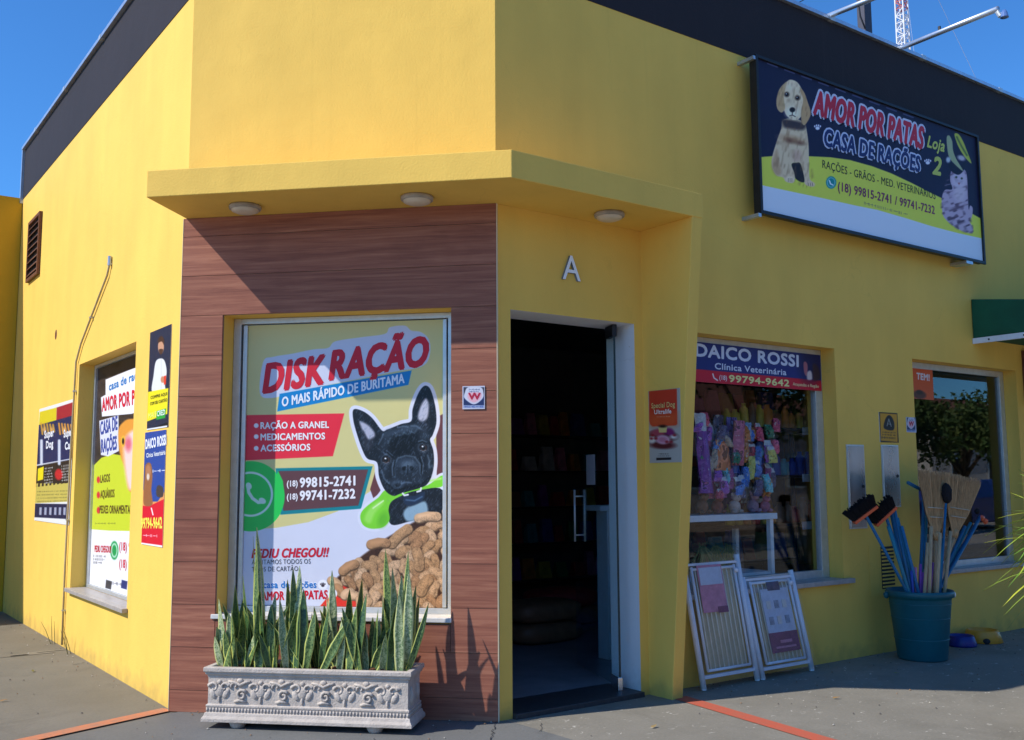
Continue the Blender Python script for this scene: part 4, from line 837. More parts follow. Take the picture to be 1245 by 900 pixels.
text(PL, .0055, 'DAICO ROSSI', (177, 546), (202, 540.5), 11, (235, 238, 246), e, .04); text(PL, .0055, 'Clínica Veterinária', (178, 556.5), (201, 552.5), 5, (235, 238, 246), e, .03)
text(PL, .0055, '99794-9642', (171.7, 642.5), (196.8, 642), 12, (248, 232, 90), e, .04)
# feed-brand poster pair
e = empty('wall_poster', PL.p(-4.8, .97), 'wide poster of dog and cat feed, yellow and red over navy, left of the pipe', 'poster')
ar = Art.corners(PL, .004, [(48.6, 497.5), (91.2, 484.5), (83, 637), (41, 634)], 420, (226, 226, 224))
ar.T(5, 30, 470)
ar.poly([(92, 155), (195, 128), (192, 215), (86, 240)], (214, 196, 40)); ar.poly([(195, 128), (305, 92), (300, 180), (192, 215)], (160, 34, 50))
ar.poly([(86, 235), (298, 175), (290, 445), (70, 480)], (26, 38, 84)); ar.line([(72, 478), (285, 440)], 1, (220, 220, 226)); ar.poly([(70, 484), (282, 446), (272, 600), (64, 615)], (40, 34, 34))
for x, c in ((100, (200, 150, 60)), (208, (220, 150, 60))):
    for k in range(5): ar.line([(x+k*18, 225+k*2), (x+8+k*18, 290-k*4)], 2.2, c, .6, .9)
    ar.line([(x+2, 330), (x+2, 470)], 3.4, (200, 206, 220), .8)
for x in (120, 165, 240): ar.ell(x, 262, 10, 14, (210, 160, 90), 0, 1.5)
ar.poly([(80, 500), (116, 486), (112, 565), (78, 575)], (232, 214, 30)); ar.ell(207, 535, 24, 34, (190, 34, 44), 0, 1)
ar.poly([(66, 612), (275, 585), (268, 700), (62, 710)], (196, 180, 88))
for k in range(9): ar.poly([(70+k*23, 590), (82+k*23, 588), (80+k*23, 612), (70+k*23, 614)], (196, 180, 88))
for r_ in range(5): ar.greek(30+76/5, 30+262/5, 470+640/5+r_*2.7, 1.6, (120, 110, 60), -.05, .6, r_) if False else None
ar.poly([(62, 712), (268, 715), (264, 806), (58, 795)], (28, 34, 70)); 
for x in (90, 120, 150, 180, 208, 236, 258): ar.poly([(x, 735), (x+14, 735), (x+12, 782), (x-2, 780)], (200, 205, 222), alpha=.75)
for k in range(4): ar.greek
ar.T()
for k in range(6):
    ar.greek(54, 64, 570+k*3.5, 1.8, (220, 220, 215), -.15, .8, k); ar.greek(75, 86, 567+k*3.5, 1.8, (220, 220, 215), -.15, .8, k+9)
for k in range(4): ar.greek(45, 83, 598+k*4, 1.2, (90, 84, 50), -.03, .7, k+20)
ar.finish('print', e)
for s_, a_, b_ in (('Super', (54, 533), (65.5, 530)), ('Dog', (56, 545.5), (64.5, 543.5)), ('Super', (77.5, 532), (88, 529)), ('Cat', (79, 547), (87, 545))): text(PL, .0055, s_, a_, b_, 8.5, (226, 228, 236), e, .05)
# fin poster
e = empty('wall_poster', PS.p(.18, 1.4), 'small orange and grey pet food poster on the inner face of the slanted pier', 'poster')
ar = Art.corners(PS, .004, [(788, 475), (826.5, 472.5), (828.5, 562), (790, 563)], 900, (178, 170, 158))
ar.T(7.5, 780, 460)
ar.poly([(67, 118), (322, 95), (326, 418), (310, 430), (100, 440), (78, 420), (70, 385)], (206, 62, 38), smooth=False); ar.poly([(70, 330), (325, 315), (326, 420), (310, 432), (100, 440), (78, 420)], (222, 100, 44), soft=5, alpha=.6)
ar.ell(195, 525, 130, 52, (70, 34, 36), 4, 1.5); ar.ell(150, 495, 70, 32, (176, 70, 82), -8, 1.5); ar.ell(255, 490, 44, 34, (128, 36, 96), 20, 1.5); ar.ell(190, 610, 115, 34, (96, 34, 36), 2, 1.5)
ar.ell(195, 560, 66, 42, (216, 160, 172), 3, 1.2); ar.ell(192, 560, 40, 24, (196, 120, 140), 3, 1.5); ar.ell(98, 560, 30, 32, (216, 204, 190), 0, 1.5); ar.ell(292, 535, 32, 18, (224, 216, 206), 0, 1.5); ar.poly([(152, 445), (232, 445), (228, 495), (160, 495)], (226, 196, 120)); ar.ell(193, 438, 34, 13, (52, 34, 26), 0, 1)
for k, x in enumerate((100, 130, 230, 300, 90, 270)): ar.ell(x, 520+k % 3*30, 14, 10, (150, 30, 40), 0, 1)
ar.poly([(135, 726), (270, 722), (270, 743), (135, 748)], (44, 34, 34)); ar.T(); ar.greek(801, 813, 552, 1.2, (60, 50, 50), 0, .9, 2); ar.greek(800, 814, 554.5, 1, (60, 50, 50), 0, .7, 3); ar.greek(798, 815, 507, .9, (240, 200, 160), -.03, .7, 8)
ar.finish('print', e)
text(PS, .0055, 'Special Dog', (792, 496.5), (820.5, 494.5), 6, (238, 196, 120), e, .02, .06, (120, 30, 24)); text(PS, .0055, 'Ultralife', (795.5, 503.7), (816, 502.5), 5, (240, 226, 214), e, .03)
# number plates with a W shield
def shield(P, wo, cs, label):
    o = empty('wall_sticker', P.p(*P.hit(cs[3][0], cs[3][1], wo)), label, 'sticker')
    ar = Art.corners(P, wo, cs, 1100, (196, 198, 214)); x0, y0 = cs[0]; sx = (cs[1][0]-x0); sy = (cs[3][1]-y0)
    q = lambda x, y: (x0+x*sx, y0+y*sy)
    ar.poly([q(.05, .05), q(.95, .05), q(.95, .93), q(.05, .93)], (34, 48, 92)); ar.poly([q(.06, .06), q(.95, .06), q(.95, .4), q(.06, .4)], (60, 60, 72))
    ar.poly([q(.25, .05), q(.8, .05), q(.92, .3), q(.9, .5), q(.7, .7), q(.5, .78), q(.3, .7), q(.08, .5), q(.1, .3)], (200, 202, 216), smooth=True)
    ar.poly([q(.28, .3), q(.8, .3), q(.78, .55), q(.5, .7), q(.26, .55)], (226, 170, 182), smooth=True, soft=1)
    ar.poly([q(.05, .82), q(.95, .82), q(.95, .93), q(.05, .93)], (190, 200, 226), alpha=.8); ar.greek(x0+sx*.3, x0+sx*.75, y0+sy*.15, sy*.06, (60, 70, 110), 0, .8, 3); ar.greek(x0+sx*.3, x0+sx*.75, y0+sy*.24, sy*.06, (60, 70, 110), 0, .8, 5); ar.greek(x0+sx*.08, x0+sx*.9, y0+sy*.88, sy*.06, (30, 60, 140), 0, .9, 6)
    ar.finish('print', o, thick=.003)
    text(P, wo+.001, 'W', q(.27, .56), q(.78, .56), sy*.26, (176, 24, 60), o, .06)
shield(PF, .025, [(562.2, 469.5), (590, 469.5), (588.8, 497), (562.4, 498)], 'small white W shield sticker on the wood cladding right of the corner window')
shield(PR, .004, [(1102, 507), (1113.5, 508), (1114, 525.5), (1102.5, 526)], 'small white W shield sticker on the yellow wall beside the far display window')
# yellow alarm sign
e = empty('alarm_sign', PR.p(3.74, 1.58), 'small yellow warning sign with a black badge above the steel plates', 'sign')
ar = Art.corners(PR, .005, [(1069, 501), (1091.5, 502.5), (1092.5, 539), (1070, 537)], 900, (50, 40, 20))
ar.poly([(1070, 502.4), (1090.6, 503.7), (1091.4, 537.6), (1071, 535.8)], (206, 146, 20)); ar.poly([(1076, 511), (1080, 505), (1084, 507), (1087, 514), (1086, 523), (1075, 521)], (24, 20, 22), smooth=True)
ar.line([(1078.5, 518), (1080.6, 509.5), (1083.6, 518.5)], 1, (150, 150, 140)); ar.line([(1079.3, 515.5), (1083, 516)], .8, (150, 150, 140)); ar.greek(1073, 1089, 525.5, 1.6, (50, 36, 16), .06, .9, 2); ar.greek(1073, 1089, 528.5, 1.4, (50, 36, 16), .06, .8, 3); ar.greek(1072, 1089, 532, 1.8, (50, 36, 16), .06, .9, 4)
ar.finish('print', e, thick=.004)
# steel plates
for (u0, u1, v0, v1, lb) in ((3.178, 3.395, .93, 1.555, 'left brushed steel meter cover on the yellow wall between the display windows'), (3.615, 3.842, 1.08, 1.56, 'right brushed steel meter cover directly below the yellow warning sign')):
    e = empty('meter_cover', PR.p((u0+u1)/2, v0), lb, 'metal cover', 'steel meter covers'); mb = MB(); mb.box(PR, u0+.012, u1-.012, v0+.012, v1-.012, .001, .013); mb.build('plate', M['steel_plate'], e, bevel=.003)
    mb = MB(); mb.box(PR, u0, u1, v0, v1, .001, .006); mb.build('flange', M['alu'], e)
    mb = MB(); mb.tube([PR.p(u1-.04, (v0+v1)/2, .012), PR.p(u1-.04, (v0+v1)/2, .018)], .012, 12); mb.build('lock', M['darkmetal'], e)
# vent grille low on the wall
e = empty('wall_grille', PR.p(3.56, .45), 'dark louvred grille low on the yellow wall left of the bucket', 'grille')
mb = MB(); mb.box(PR, 3.40, 3.72, .42, .80, .001, .003); mb.build('plate', M['yellow'], e)
mb = MB(); mb.box(PR, 3.55, 3.715, .47, .785, .0032, .006); mb.build('backing', M['dark'], e)
for c in range(2):
    for k in range(11):
        mb = MB(); z = .48+k*.0275; mb.box(PR, 3.555+c*.08, 3.63+c*.08, z, z+.012, .0062, .013); mb.build('slat', M['yellow'], e)

# banner on first display window
e = empty('window_banner', PR.p(2.2, 2.0, -.1), 'blue and red DAICO ROSSI clinic banner across the top of the display window', 'banner')
WB = -.112; q_ = [PR.hit(856.9, 415.7, WB), PR.hit(997.4, 432, WB), PR.hit(998, 475.6, WB)]
ar = Art(PR, WB, 1.52, q_[1][0], q_[2][1], q_[1][1], 480, (34, 44, 116))
ar.poly([(780, 442), (854, 449.5), (1000, 463), (1000, 490), (780, 490)], (206, 24, 52)); ar.T(5.622, 840, 400)
ar.ell(820, 240, 80, 120, (24, 26, 70), 0, 6, .8); ar.poly([(770, 235), (785, 225), (798, 255), (792, 320), (775, 300)], (170, 100, 110), smooth=True); ar.poly([(795, 300), (815, 285), (830, 310), (828, 345), (796, 345)], (214, 196, 190), smooth=True, soft=1); ar.poly([(835, 240), (870, 260), (885, 330), (870, 350), (835, 345)], (60, 40, 50), smooth=True, soft=1.5)
ar.line([(150, 308), (158, 335), (182, 352)], 1.6, (236, 236, 230)); ar.T(); ar.finish('print', e, edge=M['white'])
WB += .0015
text(PR, WB, 'DAICO ROSSI', (846, 432.5), (970.7, 445.8), 14.5, (210, 218, 236), e, .045); text(PR, WB, 'Clínica Veterinária', (869.3, 448.6), (956, 456.3), 7.2, (210, 218, 236), e, .03)
text(PR, WB, '99794-9642', (886.6, 464.2), (959.5, 469.9), 8, (236, 230, 150), e, .04); text(PR, WB, '(18)', (874.7, 461.6), (883.8, 462.4), 5.4, (236, 226, 226), e, .02); text(PR, WB, 'Araçatuba e Região', (964, 468.6), (995.6, 471.6), 3.6, (236, 216, 160), e, .02)
e = empty('window_sticker', PR.p(4.4, 2.0, -.1), 'orange TEM! sticker in the top left corner of the far display window', 'sticker')
q_ = [PR.hit(1111, 444, -.13), PR.hit(1133.5, 447.5, -.13), PR.hit(1135, 486.5, -.13)]
ar = Art(PR, -.13, 4.18, q_[1][0], q_[2][1], q_[1][1], 600, (214, 88, 38)); ar.ell(1118, 480, 8, 5, (90, 50, 40), 10, 1); ar.ell(1118, 477, 4, 2.6, (60, 36, 30), 10, .8); ar.finish('print', e)
text(PR, -.1285, 'TEM!', (1114.6, 461), (1130, 463), 7.5, (226, 216, 220), e, .05)

# side window banner (fish)
e = empty('window_banner', PL.p(-3, .5, -.13), 'window banner with a goldfish and LAGOS, AQUÁRIOS list in the narrow side window', 'banner')
WB = -.1335
ar = Art(PL, WB, LW[0]+.045, LW[1]-.045, LW[2]+.03, LW[3]-.032, 640, (44, 34, 32)); ar.T(3, 0, 380)
nn = ar.noise(6, 4); ar.C += (nn*.08)[..., None]
ar.poly([(340, 560), (370, 530), (410, 516), (460, 524), (520, 560), (640, 640), (640, 1000), (320, 1000)], (196, 208, 52), smooth=False); ar.poly([(320, 790), (400, 796), (640, 800), (640, 1100), (320, 1100)], (228, 228, 232))
ar.poly([(385, 245), (520, 190), (600, 170), (600, 330), (480, 370), (372, 380), (368, 310), (385, 300)], (232, 232, 238), smooth=False); ar.poly([(362, 395), (432, 375), (434, 505), (395, 525), (368, 520)], (214, 216, 232))
ar.poly([(432, 430), (452, 398), (480, 388), (530, 395), (560, 430), (560, 560), (500, 640), (470, 650), (455, 570), (436, 510)], (224, 150, 60), smooth=True, soft=1); ar.poly([(450, 500), (470, 440), (520, 430), (540, 520), (500, 620), (468, 640)], (232, 214, 220), smooth=True, soft=2.5, alpha=.85); ar.ell(449, 470, 8, 20, (230, 180, 60)); ar.ell(449, 470, 4, 11, (20, 18, 24)); ar.ell(468, 480, 12, 26, (210, 60, 90), 0, 2, .7)
ar.ell(417, 868, 15, 34, (30, 150, 80)); ar.ell(417, 868, 11, 26, (226, 240, 230)); ar.ell(417, 868, 8.5, 21, (30, 150, 80))
ar.T()
for k in range(3): ar.ell(119.6, 583.5+k*18.5, 2, 4, (206, 40, 60), 0, .5)
for x, c in ((131, (60, 60, 66)), (150, (40, 50, 110)), (160, (40, 50, 110)), (168, (60, 120, 80))): ar.poly([(x-2, 705), (x+5, 707), (x+4, 717), (x-3, 715)], c)
ar.greek(136, 148, 709, 3, (90, 90, 100), .15, .8, 4); ar.greek(116, 142, 636.5, 1.6, (90, 100, 50), 0, .8, 3); lettering_rows(ar, 114, 128, 676, 4, 3, 2.2, (70, 70, 80), .05, 9)
ar.finish('print', e); WB = -.132
text(PL, WB, 'casa de rações', (132.5, 475), (178, 456), 9, (30, 120, 190), e, .04); text(PL, WB, 'AMOR POR PATAS', (124, 500), (182, 487), 15, (206, 24, 56), e, .05)
text(PL, WB, 'CASA DE', (122, 528.5), (142.5, 522), 15, (50, 70, 150), e, .04); text(PL, WB, 'RAÇÕES', (123, 550), (141.7, 546), 15, (50, 70, 150), e, .04)
text(PL, WB, 'LAGOS', (122, 587), (133.5, 585.5), 9, (90, 60, 30), e, .03); text(PL, WB, 'AQUÁRIOS', (122, 605.5), (139, 604.5), 9, (90, 60, 30), e, .03); text(PL, WB, 'PEIXES ORNAMENTAIS', (121, 624), (161, 624.5), 9, (90, 60, 30), e, .03)
text(PL, WB, 'PEDIU CHEGOU!!', (115, 671), (135, 672), 7.5, (206, 24, 56), e, .04)
for y, s_ in ((669, '(18) 99815-2741'), (690, '(18) 99741-7232')): text(PL, WB, s_, (145, y), (186, y+3), 9.5, (206, 24, 56), e, .04)

# green awning to the right
e = empty('awning', (6.5, 0, 2.48), 'dark green awning with a white hem at the right edge of the street wall', 'awning')
mb = MB(); mb.hexa([(5.03, -1.5, 2.50), (8.5, -1.5, 2.50), (8.5, -.002, 2.50), (5.03, -.002, 2.50), (5.03, -1.5, 2.62), (8.5, -1.5, 2.62), (8.5, -.002, 2.845), (5.03, -.002, 2.845)]); mb.build('canvas', M['green_awning'], e, bevel=.01)
mb = MB(); mb.bx(5.02, 5.045, -1.51, -.003, 2.452, 2.499); mb.build('side_hem', M['white'], e); mb = MB(); mb.bx(5.046, 8.5, -1.515, -1.49, 2.452, 2.499); mb.build('front_hem', M['white'], e)
for k in range(5):
    mb = MB(); y = -.15-k*.3; mb.tube([(5.019, y, 2.475), (5.014, y, 2.475)], .008, 8); mb.build('grommet', M['darkmetal'], e)
mb = MB(); mb.bx(5.84, 5.95, -.06, -.001, 1.95, 2.45); tag(mb.build('blind_box', M['brown'], None, loc=(5.9, -.03, 2)), 'brown strip hanging under the green awning at the picture edge', 'blind')

# roof structures: floodlight arms, post, far mast
for k, (p0, p1, lb) in enumerate(((at(1092, 60, .05), at(1213, 11, -1.0), 'right floodlight arm with lamp reaching out over the roof edge'), (at(1002, 22, .05), at(1150, -38, -1.0), 'left floodlight arm reaching over the roof edge beside the dark post'))):
    e = empty('floodlight_arm', p0, lb, 'lamp arm', 'floodlight arms on the roof edge')
    d = (p1-p0).normalized(); b_ = p0-d*.5; mb = MB(); mb.tube([b_, p1], .022, 8); mb.build('arm', M['flash'], e, smooth=True)
    mb = MB(); mb.tube([p1-d*.02, p1+Vector((.01, -.01, -.06))], .016, 8); mb.build('bracket', M['alu'], e)
    mb = MB(); c_ = p1+d*.06+Vector((0, 0, -.06)); mb.lathe(c_, [(0, .03), (.015, .03), (.022, .01), (.028, -.02), (.03, -.025), (0, -.022)], 16); mb.build('lamp_head', mat('lamp_blue_glass', (.10, .18, .40), .2), e, smooth=True)
    mb = MB(); m_ = p0.lerp(p1, .45); mb.tube([m_+Vector((0, 0, .0)), m_+Vector((0, 0, .05))], .012, 6); mb.build('clip', M['darkmetal'], e)
mb = MB(); pb = at(1056, 45, .6); mb.bx(pb.x-.075, pb.x+.035, .58, .66, 4.2, 7.0)
tag(mb.build('roof_post', mat('dark_post', (.05, .05, .07), .6, noise=.3), None, bevel=.004, loc=(pb.x, .62, 4.3)), 'dark square post rising behind the parapet near the sign', 'post')
mb = MB(); mb.tube([at(1052, 35, .55), at(1046, 20, .55), at(1044, 5, .55), at(1049, -15, .55)], .008, 6); tag(mb.build('cable', M['black'], None, smooth=True, loc=at(1052, 35, .55)), 'black cable looped beside the dark roof post', 'cable')
mb = MB(); mb.tube([at(955, 12, .3), at(1010, -18, .3)], .004, 5); tag(mb.build('thin_wire', M['black'], None, loc=at(955, 12, .3)), 'thin dark wire leaving the roof edge left of the lamp arms', 'wire')
mast = empty('lattice_mast', (56.3, 32.2, 0), 'distant red and white lattice radio mast behind the roof', 'mast')
MR, MW = mat('mast_red', (.5, .12, .09), .6), mat('mast_white', (.7, .7, .72), .6); hw = .34
for sx, sy in ((-1, -1), (1, -1), (1, 1), (-1, 1)):
    mb = MB(); mb.tube([(56.3+sx*hw, 32.2+sy*hw, -.1), (56.3+sx*hw*.8, 32.2+sy*hw*.8, 44)], .055, 6); mb.build('leg', MW, mast)
for k in range(44):
    z = 22+k*.5; s_ = hw*(1-.2*z/44); mb = MB(); c_ = [(56.3-s_, 32.2-s_), (56.3+s_, 32.2-s_), (56.3+s_, 32.2+s_), (56.3-s_, 32.2+s_)]
    for i in range(4):
        a_, b_ = c_[i], c_[(i+1) % 4]; mb.tube([(*a_, z), (*b_, z+.5)] if k % 2 else [(*b_, z), (*a_, z+.5)], .032, 4); mb.tube([(*a_, z), (*b_, z)], .03, 4)
    tag(mb.build('bracing', MR if z > 32.6 else MW, mast), kind='stuff')
for i, (x, y) in enumerate(((40, 20), (75, 25))):
    mb = MB(); mb.tube([(56.3, 32.2, 40), (x, y, 0)], .012, 4); mb.build('guy_wire', M['flash'], mast)

# ================================================================ PLANTER AND SNAKE PLANTS
PU0, PU1, PW0, PW1 = .362, 1.505, .085, .365
pl = empty('planter', PF.p((PU0+PU1)/2, 0, .22), 'long pale cast-stone trough planter with scroll relief under the corner window', 'planter')
def ring(o_, z): return [PF.p(PU0-o_, z, PW1+o_), PF.p(PU1+o_, z, PW1+o_), PF.p(PU1+o_, z, PW0-o_), PF.p(PU0-o_, z, PW0-o_)]
prof = [(-.05, .285), (-.036, .312), (-.030, .318), (-.003, .318), (.001, .314), (.001, .296), (-.006, .290), (-.008, .280), (-.016, .274), (-.018, .266), (-.020, .258), (-.020, .125), (-.012, .121), (-.012, .112), (-.016, .108), (-.016, .084), (-.008, .080), (-.004, .066), (.006, .052), (.006, .036), (-.01, .034), (-.05, .034)]
mb = MB(); rs = [ring(o_, z) for o_, z in prof]
for a_, b_ in zip(rs[:-1], rs[1:]):
    for i in range(4): mb.quad(b_[i], b_[(i+1) % 4], a_[(i+1) % 4], a_[i])
mb.add(rs[-1], [(3, 2, 1, 0)])
mb.build('trough', M['concrete_planter'], pl, bevel=.0015)
mb = MB(); N_ = 16; g = []
for j in range(5):
    for i in range(N_+1): g.append(PF.p(PU0+.045+(PU1-PU0-.09)*i/N_, .298+random.uniform(-.010, .012), PW0+.045+(PW1-PW0-.09)*j/4))
mb.add(g, [(j*(N_+1)+i, j*(N_+1)+i+1, (j+1)*(N_+1)+i+1, (j+1)*(N_+1)+i) for j in range(4) for i in range(N_)]); mb.build('soil', M['soil'], pl, smooth=True)
for u_ in (.54, 1.30):
    for w_ in (.13, .31):
        mb = MB(); mb.lathe(PF.p(u_, 0, w_), [(.0, .001), (.034, .001), (.040, .01), (.050, .034), (.0, .0345)], 16); mb.build('foot', M['concrete_planter'], pl, smooth=False)
def spiral(u, z, r0, a0, turns, w_, s_=1, r=.006):
    pts = []; rd = []
    for k in range(14):
        t = k/13; an = a0+s_*turns*2*math.pi*t; rr_ = r0*(1-.8*t); pts.append(PF.p(u+rr_*math.cos(an), z+rr_*math.sin(an), w_)); rd.append(r*(1-.35*t))
    return pts, rd
WO = PW1-.020
for k in range(5):
    u = PU0+.085+k*.232; z = .19
    if u+.03 > PU1: break
    mb = MB()
    mb.tube(*spiral(u-.030, z+.02, .030, 3.0, .9, WO+.004, -1, .008), 6); mb.tube(*spiral(u+.030, z+.022, .028, .2, .8, WO+.004, 1, .008), 6)
    for (du, dz, ru, rz, an) in ((0, .002, .030, .034, 0), (-.036, -.012, .018, .03, .5), (.038, -.01, .018, .03, -.5), (0, -.038, .008, .022, 0), (0, .05, .014, .012, 0), (-.055, .035, .016, .010, .4), (.055, .04, .018, .009, -.3)):
        b0 = len(mb.v); mb.ball((0, 0, 0), ru, .009, rz, n=10, m=6)
        for i in range(b0, len(mb.v)):
            x_, y_, z_ = mb.v[i]; ca, sa = math.cos(an), math.sin(an); mb.v[i] = tuple(PF.p(u+du+x_*ca-z_*sa, z+dz+x_*sa+z_*ca, WO+y_))
    tag(mb.build('relief_leaf', M['concrete_planter'], pl, smooth=True), kind='stuff')
    u2 = u+.116
    if u2+.05 < PU1:
        mb = MB(); mb.tube(*spiral(u2+.012, z-.015, .030, .5, 1.3, WO+.004, 1, .009), 6); mb.tube(*spiral(u2-.03, z+.03, .022, 3.6, .8, WO+.003, -1, .007), 6)
        mb.tube([PF.p(u2-.065, z+.055, WO+.002), PF.p(u2-.03, z+.05, WO+.004), PF.p(u2, z+.035, WO+.004), PF.p(u2+.03, z+.05, WO+.004), PF.p(u2+.06, z+.055, WO+.002)], [.006, .008, .009, .008, .005], 6)
        mb.tube([PF.p(u2-.03, z-.05, WO+.002), PF.p(u2, z-.042, WO+.004), PF.p(u2+.04, z-.052, WO+.002)], [.007, .009, .006], 6)
        b0 = len(mb.v); mb.ball((0, 0, 0), .02, .008, .014, n=8, m=5)
        for i in range(b0, len(mb.v)): x_, y_, z_ = mb.v[i]; mb.v[i] = tuple(PF.p(u2+x_, z+.058+z_, WO+y_))
        tag(mb.build('relief_scroll', M['concrete_planter'], pl, smooth=True), kind='stuff')
# ends: two leaves each
for side in (0, 1):
    for k in range(2):
        mb = MB(); wv = PW0+.09+k*.12; uu = PU0+.020 if side == 0 else PU1-.020
        for i in range(1): mb.ball(PF.p(uu, .19, wv), .018, .018, .045, n=10, m=6)
        mb.build('relief_boss', M['concrete_planter'], pl, smooth=True)
mb = MB(); n_ = 62
for k in range(n_):
    u = PU0+.02+(PU1-PU0-.04)*k/(n_-1); mb.tube([PF.p(u, .087, PW1-.016), PF.p(u, .106, PW1-.016)], .0055, 5)
for k in range(14):
    wv = PW0+.02+(PW1-PW0-.04)*k/13
    for uu in (PU0+.016, PU1-.016): mb.tube([PF.p(uu, .087, wv), PF.p(uu, .106, wv)], .0055, 5)
tag(mb.build('fluting', M['concrete_planter'], pl, smooth=True), kind='stuff')

def leaf_mat(name, mid, dark, edge, seed):
    m = bpy.data.materials.new(name); m.use_nodes = True; t = m.node_tree; b = t.nodes['Principled BSDF']; L = t.links
    tc = t.nodes.new('ShaderNodeTexCoord'); oi = t.nodes.new('ShaderNodeObjectInfo'); sep = t.nodes.new('ShaderNodeSeparateXYZ'); L.new(tc.outputs['UV'], sep.inputs[0])
    mp = t.nodes.new('ShaderNodeMapping'); mp.inputs['Scale'].default_value = (2.2, 16, 1); L.new(tc.outputs['UV'], mp.inputs[0])
    cb = t.nodes.new('ShaderNodeCombineXYZ'); ml = t.nodes.new('ShaderNodeMath'); ml.operation = 'MULTIPLY'; ml.inputs[1].default_value = 50; L.new(oi.outputs['Random'], ml.inputs[0]); L.new(ml.outputs[0], cb.inputs[0]); L.new(ml.outputs[0], cb.inputs[1]); L.new(cb.outputs[0], mp.inputs['Location'])
    n = t.nodes.new('ShaderNodeTexNoise'); n.inputs['Scale'].default_value = 1.6; n.inputs['Detail'].default_value = 5; n.inputs['Distortion'].default_value = 1.2; L.new(mp.outputs[0], n.inputs[0])
    r = t.nodes.new('ShaderNodeValToRGB'); r.color_ramp.elements[0].position = .42; r.color_ramp.elements[0].color = (*dark, 1); r.color_ramp.elements[1].position = .56; r.color_ramp.elements[1].color = (*mid, 1); L.new(n.outputs['Fac'], r.inputs[0])
    s1 = t.nodes.new('ShaderNodeMath'); s1.operation = 'SUBTRACT'; s1.inputs[1].default_value = .5; L.new(sep.outputs[0], s1.inputs[0])
    s2 = t.nodes.new('ShaderNodeMath'); s2.operation = 'ABSOLUTE'; L.new(s1.outputs[0], s2.inputs[0])
    mr = t.nodes.new('ShaderNodeMapRange'); mr.inputs['From Min'].default_value = .37; mr.inputs['From Max'].default_value = .41; L.new(s2.outputs[0], mr.inputs[0])
    mx = t.nodes.new('ShaderNodeMix'); mx.data_type = 'RGBA'; mx.inputs[7].default_value = (*edge, 1); L.new(mr.outputs[0], mx.inputs[0]); L.new(r.outputs[0], mx.inputs[6]); L.new(mx.outputs[2], b.inputs['Base Color'])
    b.inputs['Roughness'].default_value = .38; b.inputs['Specular IOR Level'].default_value = .5
    return m
LM = [leaf_mat('snake_leaf_green', (.16, .235, .07), (.035, .085, .022), (.48, .50, .12), 1), leaf_mat('snake_leaf_grey', (.42, .47, .26), (.14, .22, .085), (.55, .56, .22), 2), leaf_mat('snake_leaf_dark', (.07, .14, .04), (.02, .055, .018), (.32, .38, .08), 3)]
rl = random.Random(12)
def leaf(base, tip, wd, mi, tw, bend, parent, name='leaf'):
    base, tip = Vector(base), Vector(tip); ax = tip-base; Lh = ax.length; ax.normalize()
    side = ax.cross(Vector(tuple(PF.N))).normalized(); nrm = side.cross(ax).normalized(); mb = MB(); n = 12; vs = []; uv = []
    for i in range(n+1):
        t = i/n; c_ = base.lerp(tip, t)+nrm*bend*math.sin(math.pi*t)*Lh*.5+side*bend*.6*math.sin(math.pi*t)*Lh*.3
        W = wd*(.50+.5*min(1, t*2.0))*max(.0, 1-t**4.2)**.9*(1-.25*t)
        if i == n: W = .0012
        an = tw*(.3+t); s_ = side*math.cos(an)+nrm*math.sin(an); nn_ = nrm*math.cos(an)-side*math.sin(an); wv = 1+.06*math.sin(t*17+tw*9)
        for j, (x, dz) in enumerate(((-1, .42*(1-t*.6)), (-.5, .13), (0, 0), (.5, .13), (1, .42*(1-t*.6)))):
            vs.append(c_+s_*x*W*.5*wv+nn_*dz*W*.5); uv.append((.5+x*.5, t*Lh*3))
    fs = [(i*5+j, i*5+j+1, (i+1)*5+j+1, (i+1)*5+j) for i in range(n) for j in range(4)]
    k0 = len(vs); vs2 = vs+[v-nrm*.0035 for v in vs]; uv2 = uv+uv
    fs2 = fs+[(k0+d, k0+c2, k0+b2, k0+a2) for a2, b2, c2, d in fs]
    for i in range(n): fs2 += [(i*5, (i+1)*5, k0+(i+1)*5, k0+i*5), ((i+1)*5+4, i*5+4, k0+i*5+4, k0+(i+1)*5+4)]
    mb.add(vs2, fs2, 0, uv2)
    return mb.build(name, LM[mi], parent, smooth=True)
